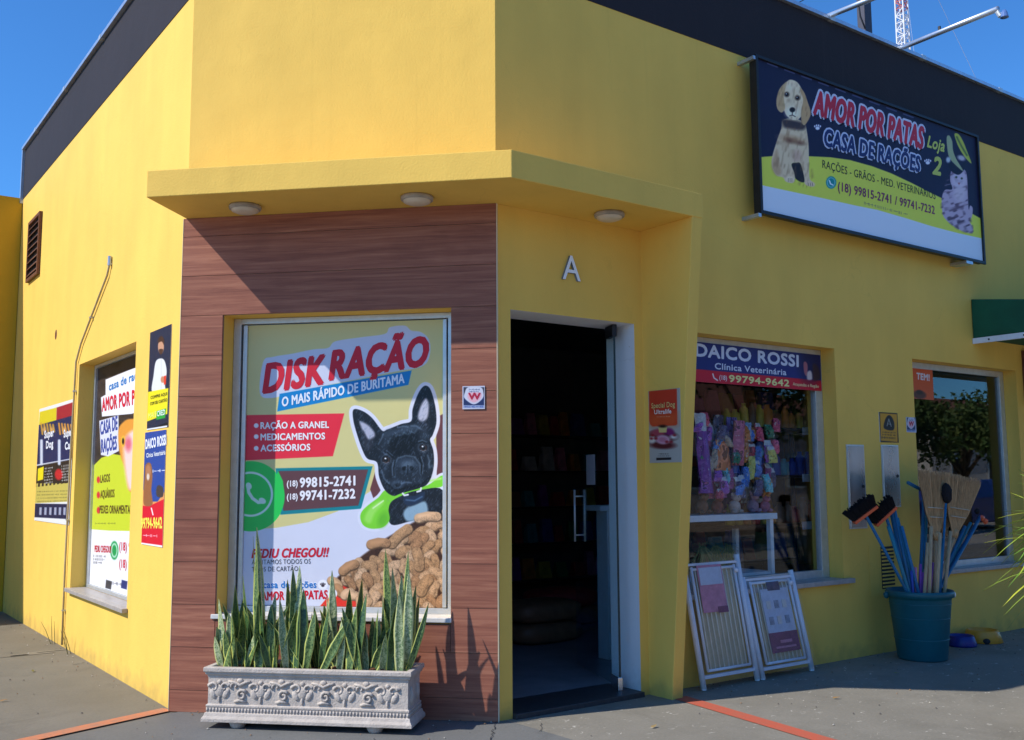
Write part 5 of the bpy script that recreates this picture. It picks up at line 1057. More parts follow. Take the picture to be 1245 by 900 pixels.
# each clump: base px x, then leaves (base dx, tip px x, tip px y, width m, material, depth)
clumps = [
 (282, 'snake plant at the left end of the trough, one leaf leaning far left', [(-18, 262, 762, .050, 1, .26), (-6, 269, 728, .040, 1, .24), (0, 276, 745, .052, 1, .27), (6, 288, 712, .040, 2, .18), (10, 297, 742, .046, 0, .25), (-10, 284, 765, .05, 0, .3), (4, 300, 722, .04, 2, .16)]),
 (318, 'tallest snake plant, its tips crossing the window left of centre', [(-8, 303, 652, .036, 0, .20), (-3, 311, 658, .05, 0, .22), (2, 317, 641, .040, 1, .18), (6, 325, 672, .052, 2, .24), (-12, 300, 700, .042, 2, .16), (10, 337, 722, .040, 1, .26), (-4, 312, 718, .05, 0, .3), (14, 330, 735, .045, 0, .28)]),
 (360, 'snake plant in the middle-left of the trough, with pale split leaf tips', [(-8, 346, 705, .040, 0, .22), (-2, 356, 690, .052, 0, .24), (4, 369, 688, .044, 1, .20), (8, 374, 716, .050, 2, .26), (-14, 341, 728, .040, 1, .28), (14, 384, 742, .046, 0, .29), (0, 362, 735, .05, 2, .3)]),
 (418, 'broad-leaved snake plant right of the trough centre', [(-16, 398, 694, .040, 1, .20), (-10, 402, 725, .055, 1, .28), (-4, 392, 742, .075, 0, .27), (4, 424, 716, .055, 0, .22), (12, 437, 703, .050, 2, .24), (16, 446, 722, .046, 2, .27), (8, 432, 738, .052, 0, .30), (-20, 394, 735, .05, 2, .18)]),
 (487, 'dense snake plant at the right end of the trough with spreading grey-green blades', [(-22, 466, 722, .046, 2, .20), (-12, 472, 668, .044, 0, .22), (-6, 479, 690, .050, 1, .26), (0, 484, 700, .05, 1, .28), (4, 494, 671, .044, 0, .20), (8, 498, 694, .052, 1, .24), (12, 506, 712, .046, 0, .27), (20, 524, 733, .034, 0, .25), (-2, 488, 722, .05, 1, .31), (14, 514, 725, .038, 2, .20), (-16, 474, 738, .05, 2, .30)]),
]
for bx_, lb, ls in clumps:
    u, v = PF.hit(bx_, 806, .22); e = empty('snake_plant', PF.p(u, .285, .22), lb, 'plant', 'snake plants in the stone trough')
    for dx, tx, ty, wd, mi, dp in ls:
        ub, _ = PF.hit(bx_+dx*.8, 806, dp); ut, vt = PF.hit(tx, ty, dp+rl.uniform(-.03, .03)); ub = min(max(ub, PU0+.06), PU1-.06); dpb = min(max(dp, .14), .30)
        leaf(PF.p(ub, .275, dpb), PF.p(ut+rl.uniform(-.025, .025), vt, dp), wd*rl.uniform(1.15, 1.6), mi, rl.uniform(-1.2, 1.2), rl.uniform(-.22, .22), e)
    for k in range(6):
        ub = u+rl.uniform(-.09, .09); ub = min(max(ub, PU0+.06), PU1-.06); dp = rl.uniform(.15, .3); leaf(PF.p(ub, .275, dp), PF.p(ub+rl.uniform(-.05, .05), .285+rl.uniform(.15, .32), dp+rl.uniform(-.03, .03)), .055, rl.choice((0, 2, 0, 1)), rl.uniform(-1, 1), rl.uniform(-.1, .1), e)
    ub = u; mb = MB(); mb.tube([PF.p(ub, .27, .2), PF.p(ub+.01, .31, .22)], [.02, .012], 6); mb.build('rhizome', M['soil'], e, smooth=True)
fill = ['small snake plant between the first two clumps at the left', 'small snake plant between the tallest and middle-left clumps', 'small snake plant beside the trough centre', 'small snake plant between the broad-leaved and right-end clumps']
for k, bx_ in enumerate((300, 340, 388, 452)):
    u, v = PF.hit(bx_, 806, .22); e = empty('snake_plant', PF.p(u, .285, .22), fill[k], 'plant', 'snake plants in the stone trough')
    for j in range(16):
        ub = u+rl.uniform(-.055, .055); dp = rl.uniform(.15, .31); out = (ub-u)*rl.uniform(.8, 4.2); leaf(PF.p(ub, .285, dp), PF.p(ub+out+rl.uniform(-.03, .03), .285+rl.uniform(.16, .36), dp+rl.uniform(-.03, .05)), rl.uniform(.042, .068), rl.choice((0, 0, 2, 1)), rl.uniform(-1.1, 1.1), rl.uniform(-.14, .14), e)
for k in range(26):
    u = rl.uniform(PU0+.07, PU1-.07); w_ = rl.uniform(.14, .3); c_ = PF.p(u, .312, w_); mb = MB(); mb.ball(c_, rl.uniform(.012, .024), rl.uniform(.008, .015), rl.uniform(.006, .012), n=7, m=5); tag(mb.build('bark_chip', M['soil'], None, loc=c_), 'reddish bark chip lying on the soil of the stone trough', 'bark chip', 'bark chips on the planter soil')

# ================================================================ SAFETY GATES
M['paper_pink'] = mat('label_pink', (.62, .24, .34), .6, noise=.3, nscale=14); M['paper_white'] = mat('label_white', (.55, .60, .70), .6, noise=.15, nscale=25); M['paper_plum'] = mat('label_plum', (.22, .05, .12), .6, noise=.3, nscale=20); M['card'] = mat('cardboard_insert', (.60, .50, .32), .8, noise=.2)
def gate(bl, br, tl, tr, label, kind):
    bl, br, tl, tr = map(Vector, (bl, br, tl, tr)); e = empty('safety_gate', (bl+br)/2, label, 'gate', 'boxed safety gates leaning on the wall')
    nrm = (br-bl).cross(tl-bl).normalized()
    P = lambda s, t, d=0: bl.lerp(br, s).lerp(tl.lerp(tr, s), t)+nrm*d
    for nm, a_, b_, r_ in (('side_post', P(.03, 0), P(.03, 1), .019), ('side_post', P(.97, 0), P(.97, 1.03), .019), ('bottom_rail', P(.05, .085), P(.95, .085), .014), ('top_rail', P(.05, .97), P(.95, .97), .010)):
        mb = MB(); mb.tube([a_, b_], r_, 4 if 'rail' in nm else 10); mb.build(nm, M['white'], e, smooth='rail' not in nm)
    for nm, a_, b_ in (('inner_frame', P(.13, .13, .01), P(.13, .95, .01)), ('inner_frame', P(.87, .13, .01), P(.87, .95, .01)), ('inner_frame', P(.13, .13, .01), P(.87, .13, .01)), ('inner_frame', P(.13, .93, .01), P(.87, .93, .01))):
        mb = MB(); mb.tube([a_, b_], .009, 8); mb.build(nm, M['white'], e, smooth=True)
    for k in range(9):
        s_ = .19+k*.0775; mb = MB(); mb.tube([P(s_, .13, .008), P(s_, .93, .008)], .0045, 6); mb.build('bar', mat('cream_bar', (.80, .74, .60), .4) if k == 0 else bpy.data.materials['cream_bar'], e, smooth=True)
    for s_ in (.03, .97):
        mb = MB(); q = P(s_, .005); mb.lathe((q.x, q.y, q.z-.012), [(0, 0), (.017, 0), (.019, .010), (.015, .016), (0, .016)], 10); mb.build('foot', M['white'], e)
    def sheet_(s0, s1, t0, t1, d, m_, nm):
        mb = MB(); a_, b_, c_, d_ = P(s0, t0, d), P(s1, t0, d), P(s1, t1, d), P(s0, t1, d); k_ = nrm*.0015; mb.hexa([a_-k_, b_-k_, b_+k_, a_+k_, d_-k_, c_-k_, c_+k_, d_+k_]); return mb.build(nm, m_, e)
    sheet_(.14, .86, .14, .92, -.006, M['card'], 'card_insert')
    if kind == 0:
        sheet_(.20, .62, .58, .96, .020, M['paper_pink'], 'label_sheet'); sheet_(.22, .60, .80, .94, .0235, M['paper_white'], 'label_panel'); sheet_(.45, .62, .57, .62, .0237, M['paper_plum'], 'label_strip')
    else:
        sheet_(.26, .78, .42, .86, .020, M['paper_white'], 'label_sheet'); sheet_(.26, .80, .22, .42, .0203, M['paper_plum'], 'label_panel'); sheet_(.40, .64, .84, .93, .0207, mat('label_portrait', (.10, .08, .14), .6, noise=.5, nscale=25), 'label_portrait')
        for k in range(6): sheet_(.32+k % 3*.15, .40+k % 3*.15, .50+k//3*.16, .58+k//3*.16, .0238, M['alu'] if k % 2 else mat('label_detail', (.30, .34, .42), .6, noise=.4, nscale=30), 'label_picture')
        sheet_(.34, .72, .26, .28, .0238, M['paper_pink'], 'label_line'); sheet_(.44, .66, .31, .34, .0238, M['paper_pink'], 'label_line')
    for k in range(2):
        s_ = .88; q = P(s_, .90-k*.0, .02); mb = MB(); mb.ball(q, .022, .012, .016, n=10, m=6); mb.build('latch', M['white'], e, smooth=True); break
    # crinkled shrink wrap
    mb = MB(); n_, m_ = 14, 22; g = []; rg = random.Random(kind+3)
    for j in range(m_+1):
        for i in range(n_+1): g.append(P(-.01+1.02*i/n_, .03+.96*j/m_, .030+rg.uniform(-.003, .003)))
    mb.add(g, [(j*(n_+1)+i, j*(n_+1)+i+1, (j+1)*(n_+1)+i+1, (j+1)*(n_+1)+i) for j in range(m_) for i in range(n_)]); mb.build('shrink_wrap', M['film'], e, smooth=True)
    return e
gate((1.455, -.125, .012), (1.985, -.125, .012), (1.395, -.03, .785), (1.93, -.03, .785), 'taller white safety gate in shrink wrap, next to the slanted pier', 0)
gate((2.005, -.125, .012), (2.54, -.125, .012), (1.945, -.03, .655), (2.475, -.03, .655), 'shorter white safety gate with white and plum label, below the display window', 1)

# ================================================================ BUCKET OF BROOMS
BC = Vector((3.55, -.31, 0)); bk = empty('bucket', BC, 'large teal plastic bucket full of brooms against the yellow wall', 'bucket')
mb = MB(); mb.lathe(BC, [(0, .002), (.165, .002), (.172, .012), (.215, .43), (.222, .445), (.236, .448), (.238, .478), (.232, .492), (.222, .492), (.214, .44), (.168, .03), (0, .03)], 40); mb.build('bucket_body', M['blue_bucket'], bk, smooth=True)
mb = MB()
for z in (.15, .30, .40): mb.lathe(BC, [(.170+.043*z/.43, z-.004), (.176+.043*z/.43, z), (.170+.043*z/.43, z+.004)], 40)
tag(mb.build('ribs', M['blue_bucket'], bk, smooth=True), kind='stuff')
tl_ = Vector((-.55, -.83, 0)); 
for sx in (-1, 1):
    d_ = Vector((.81, -.587, 0))*sx; mb = MB(); c_ = BC+d_*.243+Vector((0, 0, .455)); mb.ball(c_, .022, .022, .026, n=10, m=6); mb.build('handle_lug', M['white'] if sx > 0 else M['blue_bucket'], bk, smooth=True)
def inb(px, py, y=-.31): return at(px, py, y)
def stick(e, bpx, top, m_, r=.0105, y0=-.31, nm='handle'):
    b_ = at(bpx, 722, y0); d_ = (b_-top).normalized(); lo = b_+d_*(abs((b_.z-.06)/d_.z)); lo2 = BC+(lo-BC)*.55; lo2.z = .05
    c_ = b_-BC; c_.z = 0
    if c_.length > .19: c_ = c_.normalized()*.19; b_ = Vector((BC.x+c_.x, BC.y+c_.y, b_.z))
    mb = MB(); mb.tube([lo2, b_, top], r, 8); return mb.build(nm, m_, e, smooth=True)
# push brooms with black bristles
M['orange_plastic'] = mat('orange_plastic', (.75, .12, .04), .45); M['bristle'] = mat('black_bristle', (.012, .010, .012), .9, noise=.4, nscale=80)
for k, (hx, hy, bx_, y_, ang, lb) in enumerate(((1052, 626, 1104, -.34, .62, 'leftmost broom in the bucket, black bristles on an orange head'), (1077, 628, 1110, -.30, .72, 'second broom from the left, its black and orange head beside the first'))):
    top = at(hx, hy, y_); e = empty('broom', (top.x, top.y, .05), lb, 'broom', 'black bristle brooms in the bucket'); stick(e, bx_, top, M['blue_handle'], .011, y_)
    h = (top-at(bx_, 722, y_)).normalized(); a_ = Vector((rt[0], rt[1], rt[2])); a_ = (a_*math.cos(ang)+Vector((0, 0, 1))*math.sin(ang)).normalized(); h2 = a_.cross(Vector(tuple(fw))).normalized(); h2 = -h2 if h2.z < 0 else h2; d_ = a_.cross(h2)
    def blk(s0, s1, t0, t1, th, th2, m_, nm, flare=0):
        mb = MB(); P8 = []
        for t, fl, tt in ((t0, 0, th), (t1, flare, th2)):
            for s_, q in ((s0-fl, 1), (s1+fl, 1), (s1+fl, -1), (s0-fl, -1)): P8.append(top+a_*s_+h2*t+d_*tt*q)
        mb.hexa(P8); return mb.build(nm, m_, e, bevel=.004)
    blk(-.10, .10, -.010, .012, .026, .028, M['orange_plastic'], 'head_block'); 
    mb = MB(); rg = random.Random(k)
    for i in range(260):
        s_, q = rg.uniform(-.098, .098), rg.uniform(-.026, .026); f_ = 1+.25*rg.random(); p0 = top+a_*s_+d_*q+h2*.015; p1 = top+a_*s_*1.22+d_*q*1.9+h2*(.088+rg.uniform(-.01, .014)); sd_ = a_*.0032; mb.add([p0-sd_, p0+sd_, p1+sd_*1.4, p1-sd_*1.4], [(0, 1, 2, 3)]); sd_ = d_*.0032; mb.add([p0-sd_, p0+sd_, p1+sd_*1.4, p1-sd_*1.4], [(0, 1, 2, 3)])
    tag(mb.build('bristles', M['bristle'], e), kind='stuff')
# bundle of plain blue handles leaning left and right
for k, (tx, ty, bx_, y_, c_) in enumerate(((1083, 620, 1103, -.28, 0), (1087, 618, 1108, -.33, 0), (1091, 630, 1112, -.26, 1), (1096, 640, 1117, -.36, 0), (1080, 640, 1100, -.36, 1), (1124, 600, 1118, -.26, 0), (1128, 590, 1122, -.22, 1), (1173, 640, 1150, -.30, 0), (1180, 636, 1153, -.26, 1), (1186, 640, 1156, -.34, 0), (1192, 628, 1158, -.28, 0), (1146, 655, 1140, -.38, 1))):
    top = at(tx, ty, y_); o = empty('mop_handle', (top.x, top.y, .05), ('teal' if c_ else 'blue')+(' handle leaning left below the two black broom heads' if tx < 1100 else ' handle standing upright behind the straw brooms' if tx < 1150 else ' handle leaning right past the straw brooms'), 'handle', 'plain blue handles in the bucket'); stick(o, bx_, top, M['blue_handle'] if c_ == 0 else M['teal'] if 'teal' in M else M.setdefault('teal', mat('teal_handle_plastic', (.02, .20, .28), .4)), .0128, y_)
# straw brooms
rg = random.Random(4)
for k, (nx, ny, x0_, x1_, ty0, ty1, bx_, y_, lb) in enumerate(((1138, 655, 1116, 1154, 572, 576, 1136, -.36, 'left straw broom fanned upward in the bucket'), (1160, 652, 1149, 1192, 576, 584, 1154, -.33, 'right straw broom with its fan tilted to the right'), (1148, 650, 1133, 1168, 580, 578, 1146, -.25, 'straw broom standing behind and between the two front straw brooms'))):
    nk = at(nx, ny, y_); e = empty('straw_broom', (nk.x, nk.y, .05), lb, 'broom', 'straw brooms in the bucket'); stick(e, bx_, nk, M['wood_handle'], .013, y_)
    tl2, tr2 = at(x0_, ty0, y_), at(x1_, ty1, y_); ctr = (tl2+tr2)/2; vw = Vector(tuple(fw)); vw.z = 0; vw.normalize()
    for nm, t0, t1, r_ in (('binding', -.02, .10, .028), ('stitch_band', .38, .385, .0),):
        if r_: 
            mb = MB(); q0 = nk.lerp(ctr, t0); q1 = nk.lerp(ctr, t1); mb.tube([q0, (q0+q1)/2, q1], [r_*.8, r_, r_*1.05], 12); mb.build(nm, M['straw'], e, smooth=True)
    mb = MB()
    for i in range(900):
        s_ = rg.random(); dpt = rg.uniform(-1, 1)*.028*(1-.3*abs(2*s_-1)); side = (tr2-tl2).normalized()
        p0 = nk+side*(s_-.5)*.045+vw*dpt*.5; p2 = tl2.lerp(tr2, s_)+vw*dpt+Vector((0, 0, rg.uniform(-.045, .012)))+side*rg.uniform(-.006, .006)
        pm_ = p0.lerp(p2, .42)+side*(s_-.5)*.055; wd = rg.uniform(.0016, .003)
        mb.add([p0-side*wd, p0+side*wd, pm_+side*wd, p2+side*wd*.6, p2-side*wd*.6, pm_-side*wd], [(0, 1, 2, 5), (5, 2, 3, 4)])
    tag(mb.build('straws', M['straw'], e), kind='stuff')
    for t in (.32, .46):
        q0 = nk.lerp(tl2, t)-vw*.03; q1 = nk.lerp(tr2, t)-vw*.03; wid = (tr2-tl2).normalized()*.03*(1-t); mb = MB(); mb.tube([q0-wid, (q0+q1)/2-vw*.004, q1+wid], .0035, 6); mb.build('stitching', mat('pale_twine', (.6, .5, .36), .8) if k+t < .4 else bpy.data.materials['pale_twine'], e, smooth=True)
for k, (tx, ty, bx_, y_) in enumerate(((1132, 640, 1130, -.40), (1143, 648, 1139, -.43), (1156, 646, 1149, -.41), (1128, 660, 1124, -.38))):
    top = at(tx, ty, y_); o = empty('wooden_handle', (top.x, top.y, .05), 'bare wooden broom handle below the straw heads, '+['second from the left', 'third from the left', 'rightmost', 'leftmost'][k]+' of four', 'handle', 'bare wooden handles in the bucket'); stick(o, bx_, top, M['wood_handle'], .013, y_)
# oval black brush on a blue stick in front
top = at(1150, 612, -.40); e = empty('toilet_brush', (top.x, top.y, .05), 'black oval brush head on a blue stick in front of the straw brooms', 'brush'); stick(e, 1143, top, M['blue_handle'], .009, -.38)
mb = MB(); mb.ball(at(1151, 600, -.40), .038, .038, .078, n=16, m=10)
for i, v in enumerate(mb.v): mb.v[i] = tuple(Vector(v)+Vector((rg.uniform(-1, 1), rg.uniform(-1, 1), rg.uniform(-1, 1)))*.004)
mb.build('brush_head', M['bristle'], e)
# orange tufted brush right, blue squeegee left
top = at(1191, 632, -.28); e = empty('hand_brush', (top.x, top.y, .05), 'orange and red tufted brush head at the right of the bucket', 'brush'); stick(e, 1157, top, M['blue_handle'], .010, -.28)
for k, (x, y) in enumerate(((1188, 622), (1194, 630), (1198, 634))):
    mb = MB(); mb.ball(at(x, y, -.29), .026, .02, .022, n=10, m=6)
    for i, v in enumerate(mb.v): mb.v[i] = tuple(Vector(v)+Vector((rg.uniform(-1, 1), rg.uniform(-1, 1), rg.uniform(-1, 1)))*.003)
    mb.build('tuft', M['orange_plastic'] if k else M['bristle'], e)
top = at(1122, 605, -.26); e = empty('squeegee', (top.x, top.y, .05), 'blue squeegee with short crossbar behind the left straw broom', 'squeegee'); stick(e, 1126, top, M['blue_handle'], .010, -.27)
mb = MB(); a_, b_ = at(1104, 587, -.26), at(1128, 600, -.26); mb.tube([a_, b_], .014, 8); mb.build('crossbar', M['blue_handle'], e, smooth=True)
for k, (x, ty, c_) in enumerate(((1113, 690, 'pink'), (1119, 686, 'purple'), (1125, 692, 'white'), (1131, 676, 'pink'), (1122, 696, 'purple'), (1134, 684, 'purple'), (1108, 694, 'blue'))):
    top = at(x, ty, -.36); cm = {'pink': CB[8], 'purple': CB[5], 'white': CB[4], 'blue': CB[1]}[c_]; o = empty('short_handle', (top.x, top.y, .3), c_+' short brush handle at the front of the bucket rim', 'handle', 'short coloured handles in the bucket'); 
    b_ = Vector((BC.x+(top.x-BC.x)*.6, BC.y+(top.y-BC.y)*.9, .2)); b_.z = .12; b_.x = BC.x+(top.x-BC.x)*.4; b_.y = BC.y; mb = MB(); mb.tube([b_, top], .010, 8); mb.build('grip', cm, o, smooth=True)
# pet bowls
c_ = Vector((4.30, -.17, 0)); e = empty('pet_bowl', c_, 'dark blue pet bowl on the ground right of the bucket', 'bowl', 'pet bowls on the ground')
mb = MB(); mb.lathe(c_, [(0, .002), (.115, .002), (.118, .012), (.098, .075), (.092, .082), (.084, .076), (.07, .02), (0, .018)], 28); mb.build('bowl_body', mat('blue_bowl', (.02, .03, .22), .35), e, smooth=True)
c_ = Vector((4.62, -.17, 0)); e = empty('pet_bowl', c_, 'yellow-orange pet bowl with notched flared foot, nearest the right picture edge', 'bowl', 'pet bowls on the ground')
mb = MB(); mb.lathe(c_, [(0, .03), (.08, .032), (.10, .06), (.104, .095), (.112, .097), (.122, .085), (.15, .004), (.146, .002), (.11, .08), (.07, .028), (0, .026)], 28); mb.build('bowl_body', mat('orange_bowl', (.75, .33, .04), .4), e, smooth=True)
mb = MB(); mb.ball(c_+Vector((-.10, -.085, .02)), .03, .03, .025, n=10, m=6); mb.build('grip_notch', M['dark'], e)

# ================================================================ POTTED FOUNTAIN PLANT AT THE RIGHT EDGE
pc = Vector((2.30, -2.02, 0)); e = empty('potted_plant', pc, 'bright yellow-green spiky plant reaching in at the right picture edge', 'plant')
mb = MB(); mb.lathe(pc, [(0, .002), (.15, .002), (.2, .3), (.215, .31), (.215, .34), (.195, .34), (.185, .3), (0, .29)], 28); mb.build('pot', mat('terracotta', (.36, .14, .07), .85, noise=.25), e, smooth=True)
mb = MB(); mb.tube([pc+Vector((0, 0, .28)), pc+Vector((.02, 0, .6)), pc+Vector((0, .02, .98))], [.04, .032, .028], 10); mb.build('trunk', mat('plant_trunk', (.17, .12, .07), .9, noise=.4, nscale=30), e, smooth=True)
lmats = [mat('frond_%s' % n, c_, .5, noise=.35, nscale=6) for n, c_ in (('yellow', (.46, .50, .05)), ('green', (.13, .26, .03)), ('lime', (.30, .42, .05)))]
rg = random.Random(8)
for k in range(290):
    z0 = rg.uniform(.82, 1.14); p0 = pc+Vector((0, .02, z0)); an = rg.uniform(0, 2*math.pi); el = rg.uniform(-.5, 1.1); Ln = rg.uniform(.26, .46); d_ = Vector((math.cos(an)*math.cos(el), math.sin(an)*math.cos(el), math.sin(el))); sd_ = d_.cross(Vector((0, 0, 1))).normalized()
    mb = MB(); vs = []; n_ = 6
    for i in range(n_+1):
        t = i/n_; c_ = p0+d_*Ln*t+Vector((0, 0, -.30*Ln*t*t*(1.2-el*.5))); W = .0145*math.sin(math.pi*min(1, .15+t*.85))**.7+.0004; vs += [c_-sd_*W, c_+Vector((0, 0, -.002)), c_+sd_*W]
    mb.add(vs, [(i*3+j, i*3+j+1, (i+1)*3+j+1, (i+1)*3+j) for i in range(n_) for j in range(2)]); mb.build('leaf', lmats[rg.choice((0, 2, 1, 1, 2))], e, smooth=True)

# ================================================================ GOODS BEHIND THE FIRST DISPLAY WINDOW
YB = .34
rail = empty('display_rack', at(890, 660, .45), 'white display rack with glass front behind the first display window', 'rack')
tp = at(843, 629, .30); te = at(935, 629, .30)
mb = MB(); mb.bx(1.5, te.x+.02, .24, .62, tp.z-.03, tp.z+.012); mb.build('top_board', M['white'], rail)
for x in (te.x-.05, 1.55):
    for y in (.25, .58):
        mb = MB(); mb.bx(x, x+.035, y, y+.035, .03, tp.z-.031); mb.build('post', M['white'], rail)
for z in (.32, .62): mb = MB(); mb.bx(1.5, te.x-.02, .26, .6, z, z+.02); mb.build('shelf_board', M['white'], rail)
TZ = tp.z+.013
def hang(px0, px1, py0, py1, y, m_, label, name='hanging_toy', cat='toy', taper=.85):
    a_ = at(px0, py1, y); b_ = at(px1, py0, y); rgx = random.Random(int(px0*7+py0)); n, m2 = 6, 9; mb = MB(); g = []; tilt = rgx.uniform(-.05, .05); hdr = rgx.random() < .65
    for f_ in (1, -1):
        for j in range(m2+1):
            t = j/m2; wv = taper+(1-taper)*(1-t)
            for i in range(n+1):
                s_ = i/n-.5; th = .035*math.cos(s_*math.pi)*math.sin(math.pi*min(1, .08+t*.9))**.5; g.append(((a_.x+b_.x)/2+s_*(b_.x-a_.x)*wv+rgx.uniform(-.006, .006)+tilt*(1-t), y-f_*(th+rgx.uniform(0, .010)), a_.z+(b_.z-a_.z)*t+rgx.uniform(-.004, .004)))
    k0 = (n+1)*(m2+1)
    for j in range(m2):
        for i in range(n):
            q = (j*(n+1)+i, j*(n+1)+i+1, (j+1)*(n+1)+i+1, (j+1)*(n+1)+i); mb.add([], []); mb.f.append(list(q)); mb.m.append(1 if hdr and j >= m2-2 else 0); mb.f.append([k0+x for x in reversed(q)]); mb.m.append(0)
    mb.v = [tuple(v) for v in g]
    o = mb.build(name, [m_, M['header'] if rgx.random() < .5 else m_], None, smooth=False, loc=((a_.x+b_.x)/2, y, a_.z)); return tag(o, label, cat, 'hanging goods in the display window')
def two(n, c1, c2, sc=9):
    m = mat(n, c1, .3); t = m.node_tree; b = t.nodes['Principled BSDF']; L = t.links; tc = t.nodes.new('ShaderNodeTexCoord'); r_ = random.Random(n)
    mp = t.nodes.new('ShaderNodeMapping'); mp.inputs['Scale'].default_value = (1, 1, r_.uniform(.5, 1.6)); mp.inputs['Rotation'].default_value = (0, r_.uniform(-.5, .5), 0); L.new(tc.outputs['Object'], mp.inputs[0])
    vo = t.nodes.new('ShaderNodeTexVoronoi'); vo.inputs['Scale'].default_value = sc*2.2; L.new(mp.outputs[0], vo.inputs['Vector'])
    wv = t.nodes.new('ShaderNodeTexNoise'); wv.inputs['Scale'].default_value = sc*1.4; wv.inputs['Detail'].default_value = 5; L.new(mp.outputs[0], wv.inputs['Vector'])
    rp = t.nodes.new('ShaderNodeValToRGB'); rp.color_ramp.interpolation = 'CONSTANT'; e = rp.color_ramp.elements; e[0].color = (*c2, 1); e[1].position = .62; e[1].color = (*c1, 1)
    k = e.new(.40); k.color = (*[c*.35 for c in c1], 1); k = e.new(.52); k.color = (*[min(1, c*1.2+.05) for c in c1], 1); k = e.new(.86); k.color = (.7, .68, .66, 1)
    mm = t.nodes.new('ShaderNodeMath'); mm.operation = 'MULTIPLY_ADD'; mm.inputs[1].default_value = .45; L.new(vo.outputs['Distance'], mm.inputs[0]); L.new(wv.outputs['Fac'], mm.inputs[2]); sb = t.nodes.new('ShaderNodeMath'); sb.operation = 'SUBTRACT'; sb.inputs[1].default_value = .08; L.new(mm.outputs[0], sb.inputs[0])
    L.new(sb.outputs[0], rp.inputs[0]); L.new(rp.outputs[0], b.inputs['Base Color']); return m
M['header'] = mat('header_card', (.70, .70, .72), .5, noise=.3, nscale=60)
hd = [(845, 858, 503, 600, .30, two('toy_purple', (.22, .04, .36), (.55, .12, .34))), (853, 868, 518, 606, .42, two('toy_pink', (.62, .12, .26), (.30, .06, .28))), (868, 880, 505, 560, .52, two('toy_grey', (.10, .11, .2), (.3, .26, .32))), (869, 886, 535, 572, .34, two('toy_orange', (.70, .22, .08), (.45, .28, .2))), (884, 896, 508, 575, .44, two('toy_violet', (.09, .06, .34), (.25, .25, .45))), (893, 906, 512, 566, .33, two('toy_rose', (.60, .14, .22), (.62, .24, .14))), (889, 898, 555, 592, .38, two('toy_blue', (.06, .12, .45), (.3, .3, .5))), (906, 913, 514, 536, .36, two('tag_blue', (.3, .42, .6), (.2, .3, .5))), (908, 918, 540, 556, .40, two('toy_red', (.5, .03, .06), (.3, .02, .03))), (912, 925, 558, 575, .40, two('toy_tan', (.42, .26, .16), (.25, .14, .09)))]
nm = ['purple', 'pink', 'grey', 'orange', 'violet', 'rose', 'dark blue', 'pale blue', 'red', 'tan']
for (a1, b1, c1, d1, y, m_), n_ in zip(hd, nm): hang(a1, b1, c1, d1, y, m_, n_+' packaged harness hanging behind the first display window')
for a1, b1, c1, d1, y, n_ in ((898, 925, 575, 612, .5, 'cream'), (918, 934, 578, 603, .42, 'peach')): hang(a1, b1, c1, d1, y, two('fabric_'+n_, (.62, .50, .42), (.45, .34, .3)), n_+' fabric pet garment folded behind the display glass', 'pet_garment', 'garment')
cl = [(.75, .10, .20), (.10, .25, .65), (.60, .22, .05), (.40, .08, .30), (.04, .22, .12), (.55, .42, .32), (.45, .12, .55), (.15, .6, .7), (.7, .65, .15), (.12, .10, .2)]
cn = ['crimson', 'blue', 'orange', 'magenta', 'green', 'cream', 'purple', 'turquoise', 'mustard', 'navy']
rg = random.Random(31)
for k in range(60):
    x, y = rg.uniform(846, 940), rg.uniform(500, 600); i = rg.randrange(10); j = rg.randrange(10); wd, h = rg.uniform(5, 10), rg.uniform(12, 30)
    hang(x, x+wd, y, min(y+h, 606), rg.uniform(.28, .44), two('pack_mix_%d' % k, cl[i], cl[j], rg.uniform(14, 40)), cn[i]+' and '+cn[j]+' small packet in the crowded hanging display behind the glass', 'small_packet', 'packet')
# plush toys sitting on the board
def plush(px, py, r, c_, label, y=.36, name='plush_toy'):
    p = at(px, py, y); z = TZ; e = empty(name, (p.x, y, z), label, 'toy', 'plush toys on the display rack'); m_ = mat('plush', c_, .95, noise=.35, nscale=25, bump=.5)
    mb = MB(); mb.ball((p.x, y, z+r*1.0), r*.95, r*.8, r, n=14, m=10); mb.build('torso', m_, e, smooth=True)
    mb = MB(); mb.ball((p.x+r*.1, y-r*.3, z+r*2.3), r*.7, r*.65, r*.62, n=14, m=10); mb.build('head', m_, e, smooth=True)
    for s_ in (-1, 1):
        mb = MB(); mb.ball((p.x+s_*r*.6, y-r*.2, z+r*2.75), r*.25, r*.15, r*.3, n=8, m=6); mb.build('ear', m_, e, smooth=True)
        mb = MB(); mb.ball((p.x+s_*r*.25+r*.1, y-r*.9, z+r*2.4), r*.09, r*.05, r*.09, n=8, m=6); mb.build('eye', M['black'], e, smooth=True)
        mb = MB(); mb.ball((p.x+s_*r*.7, y-r*.5, z+r*.35), r*.35, r*.55, r*.3, n=8, m=6); mb.build('leg', m_, e, smooth=True)
plush(853, 610, .055, (.28, .13, .07), 'brown plush toy sitting at the left end of the display rack'); plush(872, 610, .05, (.42, .12, .08), 'reddish plush toy second on the display rack', .4); plush(893, 612, .05, (.55, .42, .36), 'cream plush toy in the middle of the display rack', .34); plush(915, 612, .052, (.66, .38, .42), 'pink plush toy on the display rack beside the cream one', .40); plush(930, 614, .045, (.62, .22, .28), 'rose plush toy at the right end of the display rack', .36)
gm = [mat('hay_green', (.16, .24, .05), .9, noise=.4), mat('hay_straw', (.42, .38, .12), .9, noise=.4)]
